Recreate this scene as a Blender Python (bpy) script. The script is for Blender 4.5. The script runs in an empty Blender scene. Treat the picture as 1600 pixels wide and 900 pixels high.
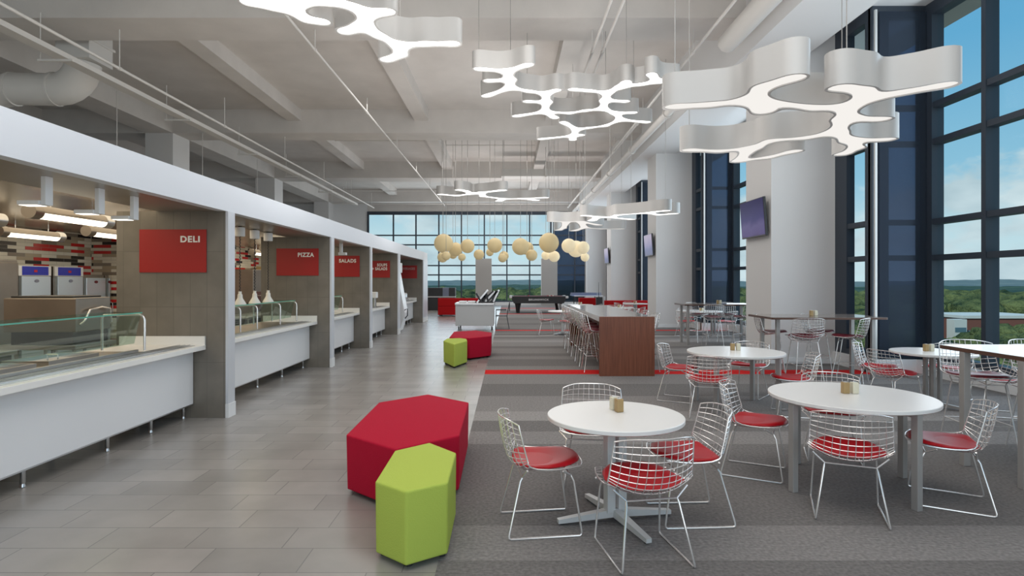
import bpy, math, random
import numpy as np
from mathutils import Vector, Matrix
PI = math.pi
random.seed(7)
C = bpy.context.scene.collection
F, H, VX, VY = 910.0, 1.68, 793.0, 439.0      # focal length in pixels, eye height, vanishing point

# ---------------------------------------------------------------- camera, world, lights
sc = bpy.context.scene
cam = bpy.data.cameras.new('camera'); camo = bpy.data.objects.new('camera', cam); C.objects.link(camo)
cam.sensor_width = 36; cam.lens = F / 1600 * 36
cam.shift_x = (800 - VX) / 1600; cam.shift_y = -(450 - VY) / 1600
cam.clip_start = 0.05; cam.clip_end = 12000
camo.location = (0, 0, H); camo.rotation_euler = (PI / 2, 0, 0)
sc.camera = camo
sc.view_settings.view_transform = 'Standard'; sc.view_settings.look = 'None'
sc.view_settings.gamma = 1; sc.view_settings.use_curve_mapping = False
sc.view_settings.exposure = 0.0

w = bpy.data.worlds.new('world'); sc.world = w; w.use_nodes = True
nt = w.node_tree; nt.nodes.clear()
N = nt.nodes.new; L = nt.links.new
tc = N('ShaderNodeTexCoord'); sp = N('ShaderNodeSeparateXYZ'); L(tc.outputs['Generated'], sp.inputs[0])
cr = N('ShaderNodeValToRGB'); L(sp.outputs['Z'], cr.inputs[0])
els = cr.color_ramp.elements
els[0].position = 0.0; els[0].color = (0.66, 0.80, 0.84, 1)
els[1].position = 0.08; els[1].color = (0.56, 0.73, 0.79, 1)
for p, c in ((0.15, (0.30, 0.56, 0.72, 1)), (0.32, (0.145, 0.42, 0.66, 1)), (0.7, (0.12, 0.33, 0.58, 1))):
    e = els.new(p); e.color = c
mp = N('ShaderNodeMapping'); mp.inputs['Scale'].default_value = (1.0, 1.0, 1.9); L(tc.outputs['Generated'], mp.inputs[0])
nz = N('ShaderNodeTexNoise'); nz.inputs['Scale'].default_value = 7.5; nz.inputs['Detail'].default_value = 9; nz.inputs['Roughness'].default_value = 0.55
L(mp.outputs[0], nz.inputs['Vector'])
band = N('ShaderNodeMapRange'); band.inputs[1].default_value = 0.11; band.inputs[2].default_value = 0.21
band.inputs[3].default_value = 0.13; band.inputs[4].default_value = -0.16; L(sp.outputs['Z'], band.inputs[0])
ad = N('ShaderNodeMath'); ad.operation = 'ADD'; L(nz.outputs['Fac'], ad.inputs[0]); L(band.outputs[0], ad.inputs[1])
th = N('ShaderNodeMapRange'); th.inputs[1].default_value = 0.54; th.inputs[2].default_value = 0.64; L(ad.outputs[0], th.inputs[0])
nz2 = N('ShaderNodeTexNoise'); nz2.inputs['Scale'].default_value = 11; nz2.inputs['Detail'].default_value = 5; L(mp.outputs[0], nz2.inputs['Vector'])
cc = N('ShaderNodeMix'); cc.data_type = 'RGBA'; L(nz2.outputs['Fac'], cc.inputs['Factor'])
cc.inputs['A'].default_value = (0.22, 0.36, 0.44, 1); cc.inputs['B'].default_value = (1.0, 1.05, 1.05, 1)
mx = N('ShaderNodeMix'); mx.data_type = 'RGBA'
L(th.outputs[0], mx.inputs['Factor']); L(cr.outputs[0], mx.inputs['A']); L(cc.outputs['Result'], mx.inputs['B'])
bg = N('ShaderNodeBackground'); bg.inputs['Strength'].default_value = 1.0; L(mx.outputs['Result'], bg.inputs['Color'])
wo = N('ShaderNodeOutputWorld'); L(bg.outputs[0], wo.inputs[0])

def area(name, loc, rot, sx, sy, power, col=(1, 1, 1), spread=PI):
    l = bpy.data.lights.new(name, 'AREA'); l.shape = 'RECTANGLE'; l.size = sx; l.size_y = sy
    l.energy = power; l.color = col; l.spread = spread
    o = bpy.data.objects.new(name, l); C.objects.link(o); o.location = loc; o.rotation_euler = rot
    return o
# daylight entering through the window bays, then added fill lights with no fixtures
for i, (y0, y1) in enumerate(((5.3, 10.5), (14.4, 19.8), (23.6, 29.0), (32.8, 38.2))):
    area('daylight_bay', (7.45, (y0 + y1) / 2, 3.6), (0, PI / 2, 0), 6.0, y1 - y0, 170, (0.80, 0.91, 1.0))
area('daylight_end', (-2, 40.1, 3.6), (-PI / 2, 0, 0), 14, 6.0, 420, (0.86, 0.94, 1.0))
for y in (1.5, 7.5, 16.5, 25.5, 34.5):
    area('ceiling_fill', (-1.0, y, 6.85), (0, 0, 0), 9, 3.0, 200, (1.0, 0.97, 0.94))  # added soft fill from above, no ceiling fixture behind it
area('rear_fill', (1.0, -5.8, 3.4), (PI / 2, 0, 0), 11, 6, 330, (0.95, 0.97, 1.0))  # added frontal fill at the open end behind the camera, unseen
for y in (2.5, 9.0, 17.0, 29.5, 35.0):
    area('upward_fill', (0.2, y, 2.4), (PI, 0, 0), 5, 2.0, 150, (1.0, 0.96, 0.93))  # added fill floating mid-room to brighten the ceiling, belongs to no lamp

# ---------------------------------------------------------------- helpers
def X(px, d): return (px - VX) / F * d
def Z(py, d): return H - (py - VY) / F * d
def G(px, py, z=0.0):
    d = F * (H - z) / (py - VY); return (X(px, d), d)

def mat(name, col=(0.8, 0.8, 0.8), rough=0.5, metal=0.0, emit=None, es=1.0, noise=None, bump=None, spec=None, alpha=None):
    m = bpy.data.materials.new(name); m.use_nodes = True
    t = m.node_tree; b = t.nodes['Principled BSDF']
    b.inputs['Base Color'].default_value = (*col, 1); b.inputs['Roughness'].default_value = rough
    b.inputs['Metallic'].default_value = metal
    if spec is not None: b.inputs['Specular IOR Level'].default_value = spec
    if emit: b.inputs['Emission Color'].default_value = (*emit, 1); b.inputs['Emission Strength'].default_value = es
    if noise or bump:
        co = t.nodes.new('ShaderNodeTexCoord')
    if noise:                      # (scale, amount)
        n = t.nodes.new('ShaderNodeTexNoise'); n.inputs['Scale'].default_value = noise[0]; n.inputs['Detail'].default_value = 5
        t.links.new(co.outputs['Object'], n.inputs['Vector'])
        x = t.nodes.new('ShaderNodeMix'); x.data_type = 'RGBA'
        k = noise[1]
        x.inputs['A'].default_value = tuple(c * (1 - k) for c in col) + (1,)
        x.inputs['B'].default_value = tuple(min(1, c * (1 + k)) for c in col) + (1,)
        t.links.new(n.outputs['Fac'], x.inputs['Factor']); t.links.new(x.outputs['Result'], b.inputs['Base Color'])
    if bump:
        n = t.nodes.new('ShaderNodeTexNoise'); n.inputs['Scale'].default_value = bump[0]; n.inputs['Detail'].default_value = 3
        t.links.new(co.outputs['Object'], n.inputs['Vector'])
        bb = t.nodes.new('ShaderNodeBump'); bb.inputs['Strength'].default_value = bump[1]; bb.inputs['Distance'].default_value = 0.02
        t.links.new(n.outputs['Fac'], bb.inputs['Height']); t.links.new(bb.outputs[0], b.inputs['Normal'])
    return m

def brick_mat(name, cols, bw, rh, mortar, mcol, rough=0.4, axes='XY', off=0.5, seed=0, spec=None, noise=0.12, smooth=0.1, nscale=2.0, roughvar=0):
    """tiles: random colour out of cols per tile, laid on the two given object axes"""
    m = bpy.data.materials.new(name); m.use_nodes = True
    t = m.node_tree; b = t.nodes['Principled BSDF']; b.inputs['Roughness'].default_value = rough
    if spec is not None: b.inputs['Specular IOR Level'].default_value = spec
    co = t.nodes.new('ShaderNodeTexCoord'); s = t.nodes.new('ShaderNodeSeparateXYZ'); cb = t.nodes.new('ShaderNodeCombineXYZ')
    t.links.new(co.outputs['Object'], s.inputs[0])
    t.links.new(s.outputs[axes[0]], cb.inputs[0]); t.links.new(s.outputs[axes[1]], cb.inputs[1])
    br = t.nodes.new('ShaderNodeTexBrick'); br.inputs['Scale'].default_value = 1; br.offset = off
    br.inputs['Brick Width'].default_value = bw; br.inputs['Row Height'].default_value = rh
    br.inputs['Mortar Size'].default_value = mortar; br.inputs['Mortar Smooth'].default_value = smooth
    br.inputs['Color1'].default_value = (0, 0, 0, 1); br.inputs['Color2'].default_value = (1, 1, 1, 1); br.inputs['Mortar'].default_value = (0, 0, 0, 1)
    t.links.new(cb.outputs[0], br.inputs['Vector'])
    r = t.nodes.new('ShaderNodeValToRGB'); r.color_ramp.interpolation = 'CONSTANT' if len(cols) > 2 else 'LINEAR'
    e = r.color_ramp.elements
    for i, c in enumerate(cols):
        if i < 2: el = e[i]
        else: el = e.new(0.5)
        el.position = i / len(cols) if len(cols) > 2 else i
        el.color = (*c, 1)
    t.links.new(br.outputs['Color'], r.inputs[0])
    n = t.nodes.new('ShaderNodeTexNoise'); n.inputs['Scale'].default_value = nscale; n.inputs['Detail'].default_value = 8
    t.links.new(co.outputs['Object'], n.inputs['Vector'])
    mr = t.nodes.new('ShaderNodeMapRange'); mr.inputs[1].default_value = 0.3; mr.inputs[2].default_value = 0.7
    mr.inputs[3].default_value = 1 - noise; mr.inputs[4].default_value = 1 + noise; t.links.new(n.outputs['Fac'], mr.inputs[0])
    mu = t.nodes.new('ShaderNodeVectorMath'); mu.operation = 'SCALE'
    t.links.new(r.outputs[0], mu.inputs[0]); t.links.new(mr.outputs[0], mu.inputs['Scale'])
    x = t.nodes.new('ShaderNodeMix'); x.data_type = 'RGBA'; t.links.new(br.outputs['Fac'], x.inputs['Factor'])
    t.links.new(mu.outputs[0], x.inputs['A']); x.inputs['B'].default_value = (*mcol, 1)
    t.links.new(x.outputs['Result'], b.inputs['Base Color'])
    return m

def wood_mat(name, a, b_, axis_scale=(30, 30, 1.2), rough=0.4):
    m = bpy.data.materials.new(name); m.use_nodes = True
    t = m.node_tree; b = t.nodes['Principled BSDF']; b.inputs['Roughness'].default_value = rough
    co = t.nodes.new('ShaderNodeTexCoord'); mp = t.nodes.new('ShaderNodeMapping'); mp.inputs['Scale'].default_value = axis_scale
    t.links.new(co.outputs['Object'], mp.inputs[0])
    n = t.nodes.new('ShaderNodeTexNoise'); n.inputs['Scale'].default_value = 1.6; n.inputs['Detail'].default_value = 6
    t.links.new(mp.outputs[0], n.inputs['Vector'])
    x = t.nodes.new('ShaderNodeMix'); x.data_type = 'RGBA'; x.inputs['A'].default_value = (*a, 1); x.inputs['B'].default_value = (*b_, 1)
    r = t.nodes.new('ShaderNodeMapRange'); r.inputs[1].default_value = 0.35; r.inputs[2].default_value = 0.65
    t.links.new(n.outputs['Fac'], r.inputs[0]); t.links.new(r.outputs[0], x.inputs['Factor'])
    t.links.new(x.outputs['Result'], b.inputs['Base Color'])
    return m

def glass_mat(name, tint=(0.86, 0.95, 0.95), refl=0.10, rough=0.0):
    m = bpy.data.materials.new(name); m.use_nodes = True
    t = m.node_tree; t.nodes.clear()
    o = t.nodes.new('ShaderNodeOutputMaterial'); tr = t.nodes.new('ShaderNodeBsdfTransparent'); tr.inputs[0].default_value = (*tint, 1)
    g = t.nodes.new('ShaderNodeBsdfGlossy'); g.inputs['Roughness'].default_value = rough
    mx = t.nodes.new('ShaderNodeMixShader'); mx.inputs[0].default_value = refl
    t.links.new(tr.outputs[0], mx.inputs[1]); t.links.new(g.outputs[0], mx.inputs[2]); t.links.new(mx.outputs[0], o.inputs[0])
    return m

def emis_mat(name, col, s):
    m = bpy.data.materials.new(name); m.use_nodes = True
    t = m.node_tree; t.nodes.clear()
    o = t.nodes.new('ShaderNodeOutputMaterial'); e = t.nodes.new('ShaderNodeEmission')
    e.inputs[0].default_value = (*col, 1); e.inputs[1].default_value = s
    t.links.new(e.outputs[0], o.inputs[0]); return m

class MB:
    def __init__(s): s.v = []; s.f = []
    def add(s, vs, fs):
        n = len(s.v); s.v += [tuple(v) for v in vs]; s.f += [tuple(i + n for i in f) for f in fs]; return s
    def box(s, x0, x1, y0, y1, z0, z1, M=None):
        vs = [(x, y, z) for x in (x0, x1) for y in (y0, y1) for z in (z0, z1)]
        if M: vs = [M @ Vector(v) for v in vs]
        return s.add(vs, [(0, 1, 3, 2), (4, 6, 7, 5), (0, 4, 5, 1), (2, 3, 7, 6), (0, 2, 6, 4), (1, 5, 7, 3)])
    def rbox(s, x0, x1, y0, y1, z0, z1, b=0.01, M=None):
        """box with chamfered edges"""
        b = min(b, (x1 - x0) / 2.01, (y1 - y0) / 2.01, (z1 - z0) / 2.01)
        import bmesh
        bm = bmesh.new()
        r = bmesh.ops.create_cube(bm, size=1)
        for v in bm.verts:
            v.co = Vector(((x0 + x1) / 2 + v.co.x * (x1 - x0), (y0 + y1) / 2 + v.co.y * (y1 - y0), (z0 + z1) / 2 + v.co.z * (z1 - z0)))
        bmesh.ops.bevel(bm, geom=bm.edges[:], offset=b, segments=2, affect='EDGES', profile=0.6)
        bm.verts.index_update()
        vs = [(M @ v.co if M else v.co.copy()) for v in bm.verts]; fs = [[v.index for v in f.verts] for f in bm.faces]
        bm.free(); return s.add(vs, fs)
    def prism(s, poly, z0, z1):
        n = len(poly)
        a = 0
        for i in range(n):
            x0, y0 = poly[i]; x1, y1 = poly[(i + 1) % n]; a += x0 * y1 - x1 * y0
        if a < 0: poly = poly[::-1]
        return s.add([(x, y, z0) for x, y in poly] + [(x, y, z1) for x, y in poly],
                     [tuple(range(n))[::-1], tuple(range(n, 2 * n))] + [(i, (i + 1) % n, n + (i + 1) % n, n + i) for i in range(n)])
    def tube(s, pts, r, k=6, closed=False, caps=True):
        pts = [Vector(p) for p in pts]; n = len(pts)
        if n < 2: return s
        rr = r if isinstance(r, (list, tuple)) else [r] * n
        tans = []
        for i in range(n):
            if closed: t = pts[(i + 1) % n] - pts[i - 1]
            else: t = pts[min(i + 1, n - 1)] - pts[max(i - 1, 0)]
            tans.append(t.normalized() if t.length > 1e-9 else Vector((0, 0, 1)))
        up = Vector((0, 0, 1)) if abs(tans[0].z) < 0.9 else Vector((1, 0, 0))
        nrm = (up - tans[0] * up.dot(tans[0])).normalized()
        vs = []; fs = []
        for i in range(n):
            nrm = nrm - tans[i] * nrm.dot(tans[i])
            nrm = nrm.normalized() if nrm.length > 1e-6 else tans[i].orthogonal().normalized()
            bn = tans[i].cross(nrm)
            for j in range(k):
                a = 2 * PI * j / k; vs.append(pts[i] + (nrm * math.cos(a) + bn * math.sin(a)) * rr[i])
        m = n if closed else n - 1
        for i in range(m):
            for j in range(k):
                a = i * k + j; b = i * k + (j + 1) % k; c = ((i + 1) % n) * k + (j + 1) % k; d = ((i + 1) % n) * k + j
                fs.append((a, d, c, b))
        if caps and not closed:
            fs.append(tuple(range(k))); fs.append(tuple((n - 1) * k + j for j in range(k))[::-1])
        return s.add(vs, fs)
    def lathe(s, prof, c=(0, 0, 0), k=24):
        vs = []; fs = []; n = len(prof)
        for (r, z) in prof:
            for j in range(k):
                a = 2 * PI * j / k; vs.append((c[0] + r * math.cos(a), c[1] + r * math.sin(a), c[2] + z))
        for i in range(n - 1):
            for j in range(k):
                a = i * k + j; b = i * k + (j + 1) % k
                fs.append((a, b, b + k, a + k))
        fs.append(tuple(range(k))[::-1]); fs.append(tuple((n - 1) * k + j for j in range(k)))
        return s.add(vs, fs)
    def ball(s, c, r, k=20, m=12, sq=1.0):
        prof = [(max(1e-4, r * math.sin(PI * i / m)), -r * sq * math.cos(PI * i / m)) for i in range(m + 1)]
        return s.lathe(prof, c, k)
    def build(s, name, m, parent=None, smooth=False, angle=40):
        me = bpy.data.meshes.new(name); me.from_pydata(s.v, [], s.f); me.update()
        if m: me.materials.append(m)
        if smooth:
            me.polygons.foreach_set('use_smooth', [True] * len(me.polygons))
            try: me.set_sharp_from_angle(angle=math.radians(angle))
            except Exception: pass
        o = bpy.data.objects.new(name, me); C.objects.link(o)
        if parent: o.parent = parent
        return o

def tag(o, label=None, cat=None, group=None, kind=None):
    if label: o['label'] = label
    if cat: o['category'] = cat
    if group: o['group'] = group
    if kind: o['kind'] = kind
    return o
def empty(name, loc=(0, 0, 0), rz=0.0, label=None, cat=None, group=None, kind=None):
    o = bpy.data.objects.new(name, None); o.empty_display_size = 0.1; C.objects.link(o)
    o.location = loc; o.rotation_euler = (0, 0, rz); return tag(o, label, cat, group, kind)
def copy_tree(o, parent=None):
    c = o.copy(); C.objects.link(c); c.parent = parent
    for ch in o.children: copy_tree(ch, c)
    return c
def struct(o, label=None): return tag(o, label=label, kind='structure')
used = set()
def place(proto, loc, rz, label, cat=None, group=None):
    o = proto if proto.name not in used else None
    if o is None: o = copy_tree(proto)
    used.add(proto.name)
    o.location = loc; o.rotation_euler = (0, 0, rz); o['label'] = label
    if group: o['group'] = group
    return o

def curve_mesh(name, loops, depth, m, z=0.0, parent=None, smooth=True):
    cu = bpy.data.curves.new(name, 'CURVE'); cu.dimensions = '2D'; cu.fill_mode = 'BOTH'; cu.extrude = depth / 2
    for lp in loops:
        spn = cu.splines.new('POLY'); spn.points.add(len(lp) - 1); spn.use_cyclic_u = True
        for p, q in zip(spn.points, lp): p.co = (q[0], q[1], 0, 1)
    o = bpy.data.objects.new(name, cu); C.objects.link(o)
    bpy.context.view_layer.update()
    me = bpy.data.meshes.new_from_object(o.evaluated_get(bpy.context.evaluated_depsgraph_get()))
    me = me.copy(); me.name = name
    bpy.data.objects.remove(o); bpy.data.curves.remove(cu)
    me.transform(Matrix.Translation((0, 0, z + depth / 2)))
    me.materials.clear(); me.materials.append(m)
    if smooth:
        me.polygons.foreach_set('use_smooth', [True] * len(me.polygons)); me.set_sharp_from_angle(angle=math.radians(35))
    o = bpy.data.objects.new(name, me); C.objects.link(o)
    if parent: o.parent = parent
    return o

def text_mesh(name, body, size, m, parent, loc, rot, width=None, height=None, align='RIGHT', fat=0.02):
    cu = bpy.data.curves.new(name, 'FONT'); cu.body = body; cu.size = size; cu.align_x = align; cu.align_y = 'TOP'
    cu.extrude = 0.003; cu.offset = fat * size; cu.space_character = 1.14; cu.space_line = 0.95
    o = bpy.data.objects.new(name, cu); C.objects.link(o)
    bpy.context.view_layer.update()
    me = bpy.data.meshes.new_from_object(o.evaluated_get(bpy.context.evaluated_depsgraph_get())).copy(); me.name = name
    bpy.data.objects.remove(o); bpy.data.curves.remove(cu)
    me.materials.clear(); me.materials.append(m)
    xs = [v.co.x for v in me.vertices]; ys = [v.co.y for v in me.vertices]
    sx = width / (max(xs) - min(xs)) if width else 1; sy = height / (max(ys) - min(ys)) if height else sx
    x0 = max(xs) if align == 'RIGHT' else min(xs); y0 = max(ys)
    if align == 'CENTER': x0 = (max(xs) + min(xs)) / 2
    for v in me.vertices: v.co.x = (v.co.x - x0) * sx; v.co.y = (v.co.y - y0) * sy
    o = bpy.data.objects.new(name, me); C.objects.link(o); o.parent = parent; o.location = loc; o.rotation_euler = rot
    return o

# ---------------------------------------------------------------- materials
M = {}
M['ceil'] = mat('painted_concrete', (0.62, 0.59, 0.56), 0.85, noise=(1.3, 0.12), bump=(9, 0.12))
M['pier'] = mat('pier_paint', (0.38, 0.36, 0.34), 0.8)
M['cartgrey'] = mat('cart_grey_steel', (0.46, 0.46, 0.46), 0.4, 0.2)
M['white'] = mat('white_paint', (0.80, 0.80, 0.80), 0.6)
M['wallwhite'] = mat('wall_paint', (0.72, 0.72, 0.72), 0.7, noise=(0.5, 0.03))
M['column'] = mat('column_plaster', (0.70, 0.69, 0.68), 0.75, noise=(0.7, 0.04))
M['fascia'] = mat('fascia_white', (0.70, 0.73, 0.78), 0.45)
M['laminate'] = mat('white_laminate', (0.76, 0.76, 0.77), 0.3)
M['solid'] = mat('solid_surface', (0.80, 0.79, 0.76), 0.3)
M['tabletop'] = mat('white_table_laminate', (0.78, 0.765, 0.74), 0.28)
M['steel'] = mat('brushed_steel', (0.62, 0.62, 0.62), 0.28, 1.0, noise=(3, 0.12))
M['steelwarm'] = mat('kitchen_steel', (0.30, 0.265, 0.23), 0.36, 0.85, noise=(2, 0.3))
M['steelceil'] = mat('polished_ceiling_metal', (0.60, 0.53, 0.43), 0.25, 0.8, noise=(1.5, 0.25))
M['steelblue'] = mat('cabinet_steel_light', (0.66, 0.76, 0.86), 0.35, 0.7)
M['chrome'] = mat('chrome', (0.80, 0.78, 0.76), 0.25, 0.72)
M['greymetal'] = mat('grey_painted_metal', (0.36, 0.345, 0.33), 0.4, 0.3)
M['lightmetal'] = mat('silver_painted_metal', (0.62, 0.62, 0.61), 0.35, 0.2)
M['redpad'] = mat('red_vinyl', (0.40, 0.006, 0.012), 0.4, spec=0.25)
M['maroon'] = mat('maroon_vinyl', (0.15, 0.012, 0.022), 0.4)
M['redfab'] = mat('red_fabric', (0.40, 0.006, 0.028), 0.85, bump=(120, 0.15), spec=0.15)
M['redfab2'] = mat('scarlet_fabric', (0.42, 0.008, 0.010), 0.8, spec=0.15)
M['green'] = mat('lime_fabric', (0.40, 0.49, 0.085), 0.8, bump=(120, 0.15), spec=0.15)
M['black'] = mat('black_plastic', (0.015, 0.015, 0.016), 0.4)
M['rubber'] = mat('black_rubber', (0.02, 0.02, 0.02), 0.7)
M['charcoal'] = mat('charcoal_panel', (0.035, 0.035, 0.038), 0.5)
M['bluegrey'] = mat('blue_grey_panel', (0.20, 0.22, 0.30), 0.5)
M['frame'] = mat('window_frame_metal', (0.045, 0.058, 0.078), 0.45, 0.2)
M['glass'] = glass_mat('window_glass', (0.93, 0.98, 0.99), 0.004)
M['sneeze'] = glass_mat('guard_glass', (0.80, 0.90, 0.86), 0.12)
M['glassedge'] = mat('green_glass_edge', (0.12, 0.42, 0.32), 0.2, spec=0.8)
M['shade'] = glass_mat('shade_cloth', (0.16, 0.18, 0.25), 0.0)
def shade_mat():
    m = bpy.data.materials.new('roller_shade_cloth'); m.use_nodes = True; t = m.node_tree; t.nodes.clear()
    o = t.nodes.new('ShaderNodeOutputMaterial'); tr = t.nodes.new('ShaderNodeBsdfTransparent'); tr.inputs[0].default_value = (0.20, 0.23, 0.30, 1)
    d = t.nodes.new('ShaderNodeBsdfDiffuse'); d.inputs[0].default_value = (0.030, 0.038, 0.050, 1)
    a = t.nodes.new('ShaderNodeAddShader'); t.links.new(tr.outputs[0], a.inputs[0]); t.links.new(d.outputs[0], a.inputs[1]); t.links.new(a.outputs[0], o.inputs[0])
    return m
M['shade'] = shade_mat()
M['floor'] = brick_mat('stone_floor_tile', [(0.245, 0.232, 0.218), (0.305, 0.29, 0.272)], 0.61, 0.305, 0.0035, (0.17, 0.165, 0.16), rough=0.26, off=0.33, noise=0.12, nscale=1.6, spec=0.55)
M['wing'] = brick_mat('taupe_wall_tile', [(0.165, 0.148, 0.122), (0.19, 0.17, 0.142)], 0.205, 0.68, 0.003, (0.13, 0.118, 0.10), rough=0.4, axes='XZ', off=0.0, noise=0.15, nscale=3)
M['wingside'] = mat('aluminium_trim', (0.62, 0.64, 0.68), 0.4, 0.3)
M['mosaicY'] = brick_mat('mosaic_side', [(0.78, 0.74, 0.64), (0.25, 0.21, 0.17), (0.02, 0.016, 0.015), (0.55, 0.02, 0.02), (0.42, 0.35, 0.25), (0.72, 0.68, 0.58), (0.03, 0.022, 0.02), (0.30, 0.26, 0.20), (0.58, 0.02, 0.02), (0.70, 0.66, 0.56)], 0.36, 0.062, 0.002, (0.3, 0.28, 0.25), 0.2, axes='YZ', noise=0.05)
M['mosaicX'] = brick_mat('mosaic_back', [(0.78, 0.74, 0.64), (0.25, 0.21, 0.17), (0.02, 0.016, 0.015), (0.55, 0.02, 0.02), (0.42, 0.35, 0.25), (0.72, 0.68, 0.58), (0.03, 0.022, 0.02), (0.30, 0.26, 0.20), (0.58, 0.02, 0.02), (0.70, 0.66, 0.56)], 0.36, 0.062, 0.002, (0.3, 0.28, 0.25), 0.2, axes='XZ', noise=0.05)
def carpet(name, col):
    m = mat(name, col, 0.95, noise=(42, 0.55), spec=0.05)
    t = m.node_tree; b = t.nodes['Principled BSDF']
    co = t.nodes.new('ShaderNodeTexCoord'); mp = t.nodes.new('ShaderNodeMapping'); mp.inputs['Scale'].default_value = (14, 70, 1)
    t.links.new(co.outputs['Object'], mp.inputs[0])
    n = t.nodes.new('ShaderNodeTexNoise'); n.inputs['Scale'].default_value = 1; n.inputs['Detail'].default_value = 3; t.links.new(mp.outputs[0], n.inputs['Vector'])
    bb = t.nodes.new('ShaderNodeBump'); bb.inputs['Strength'].default_value = 0.9; bb.inputs['Distance'].default_value = 0.012
    t.links.new(n.outputs['Fac'], bb.inputs['Height']); t.links.new(bb.outputs[0], b.inputs['Normal'])
    return m
M['c_dark'] = carpet('carpet_dark', (0.165, 0.155, 0.150))
M['c_mid'] = carpet('carpet_mid', (0.225, 0.212, 0.205))
M['c_light'] = carpet('carpet_light', (0.28, 0.265, 0.255))
M['c_red'] = carpet('carpet_red', (0.58, 0.022, 0.022))
M['sign'] = mat('sign_red', (0.36, 0.012, 0.012), 0.45)
M['letter'] = mat('sign_letter', (0.88, 0.86, 0.80), 0.5)
M['letterdim'] = mat('sign_letter_rose', (0.50, 0.30, 0.28), 0.5)
M['walnut'] = wood_mat('walnut_veneer', (0.125, 0.034, 0.014), (0.20, 0.062, 0.028))
M['walnutedge'] = wood_mat('walnut_edge', (0.07, 0.03, 0.018), (0.11, 0.05, 0.03), (2, 2, 30))
M['greytop'] = mat('grey_quartz', (0.46, 0.45, 0.43), 0.12, noise=(20, 0.05))
M['darktop'] = mat('dark_laminate_top', (0.22, 0.19, 0.17), 0.14)
M['lamp_shell'] = mat('lamp_white_metal', (0.50, 0.49, 0.475), 0.38, 0.12)
M['lamp_diff'] = emis_mat('lamp_diffuser', (1.0, 0.98, 0.95), 2.4)
M['lamp_diff_dim'] = emis_mat('lamp_diffuser_soft', (1.0, 0.965, 0.92), 0.92)
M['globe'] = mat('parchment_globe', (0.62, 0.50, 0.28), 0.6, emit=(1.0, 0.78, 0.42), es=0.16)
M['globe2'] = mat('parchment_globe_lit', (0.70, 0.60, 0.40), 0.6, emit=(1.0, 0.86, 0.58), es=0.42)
M['tubelight'] = emis_mat('warm_tube', (1.0, 0.88, 0.68), 3.2)
M['panelblue'] = mat('control_panel_blue', (0.02, 0.03, 0.42), 0.4)
M['cream'] = mat('cream_ceramic', (0.66, 0.62, 0.48), 0.4)
M['tan'] = mat('tan_ceramic', (0.36, 0.24, 0.10), 0.4)
M['heatwhite'] = mat('heat_lamp_white', (0.82, 0.80, 0.74), 0.3)
M['duct'] = mat('painted_duct', (0.66, 0.64, 0.61), 0.6)
M['blue'] = mat('tennis_blue', (0.03, 0.08, 0.28), 0.4)
M['baize'] = mat('pool_cloth', (0.26, 0.02, 0.03), 0.9)

# ---------------------------------------------------------------- structure
fl = MB().box(-20, -0.415, -6, 41, -0.12, 0.0).build('floor', M['floor']); struct(fl, 'grey stone tile floor along the food counters')
# carpet: half metre bands
cm = bpy.data.meshes.new('floor'); vs = []; fs = []; mi = []
bands = {}
def bandcol(i):
    y = i * 0.5
    red = (10.5, 19.8, 20.0 - .2, 29.5, 35.5)
    if i in (21,): return 3
    if i in (59, 71): return 3
    known = {6: 0, 7: 1, 8: 0, 9: 0, 10: 0, 11: 0, 12: 1, 13: 0, 14: 2, 15: 1, 16: 1, 17: 0, 18: 0, 19: 1, 20: 1, 22: 1, 23: 0, 24: 0, 25: 1}
    if i in known: return known[i]
    return random.Random(i * 7 + 3).choice((0, 1, 1, 2))
edges = [0.5 * i for i in range(-12, 83)]
ys = [(y, y + .5, bandcol(int(round(y * 2)))) for y in edges if y != 19.5]
ys += [(19.5, 19.65, 1), (19.65, 20.0, 3)]
for y0, y1, k in ys:
    n = len(vs); vs += [(-0.415, y0, 0.0), (9.0, y0, 0.0), (9.0, y1, 0.0), (-0.415, y1, 0.0)]; fs.append((n, n + 1, n + 2, n + 3)); mi.append(k)
cm.from_pydata(vs, [], fs)
for k in ('c_dark', 'c_mid', 'c_light', 'c_red'): cm.materials.append(M[k])
cm.polygons.foreach_set('material_index', mi)
struct(tag(bpy.data.objects.new('floor', cm), 'grey banded carpet with red stripes')); C.objects.link(bpy.data.objects['floor.001'])
MB().box(-0.415, 9, -6, 41, -0.12, -0.004).build('floor', M['c_dark'])
struct(bpy.data.objects['floor.002'], 'slab below the carpet')

HS, HB, DS = 7.88, 7.03, [2.66, 11.86, 21.06, 30.26, 39.4]
struct(MB().box(-20, 6.2, -6, 41, HS, HS + 0.3).build('ceiling', M['ceil']), 'painted concrete slab ceiling')
for i, d in enumerate(DS):
    b = MB().box(-20, 4.85, d - 0.02, d + 1.1, HB, HS).build('trim_%d' % (i + 1), M['ceil']); struct(b, 'wide concrete beam across the ceiling')
nt_ = 6
for k, d in enumerate([-6] + [x + 1.1 for x in DS[:-1]]):
    y1 = DS[k] - 0.02
    for xr in (-16.8, -7.46, -2.86, 1.85):
        b = MB().box(xr - 0.5, xr, d, y1, 7.47, HS).build('trim_%d' % nt_, M['ceil']); nt_ += 1; struct(b, 'concrete joist under the ceiling slab')
    b = MB().box(-13.1, -12.1, d, y1, HB, HS).build('trim_%d' % nt_, M['ceil']); nt_ += 1; struct(b, 'deep girder over the left columns')
for i, d in enumerate(DS[1:]):
    struct(MB().box(-13.1, -12.1, d, d + 1.1, 0, HB).build('column', M['column']), 'square column behind the food counters')
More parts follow.
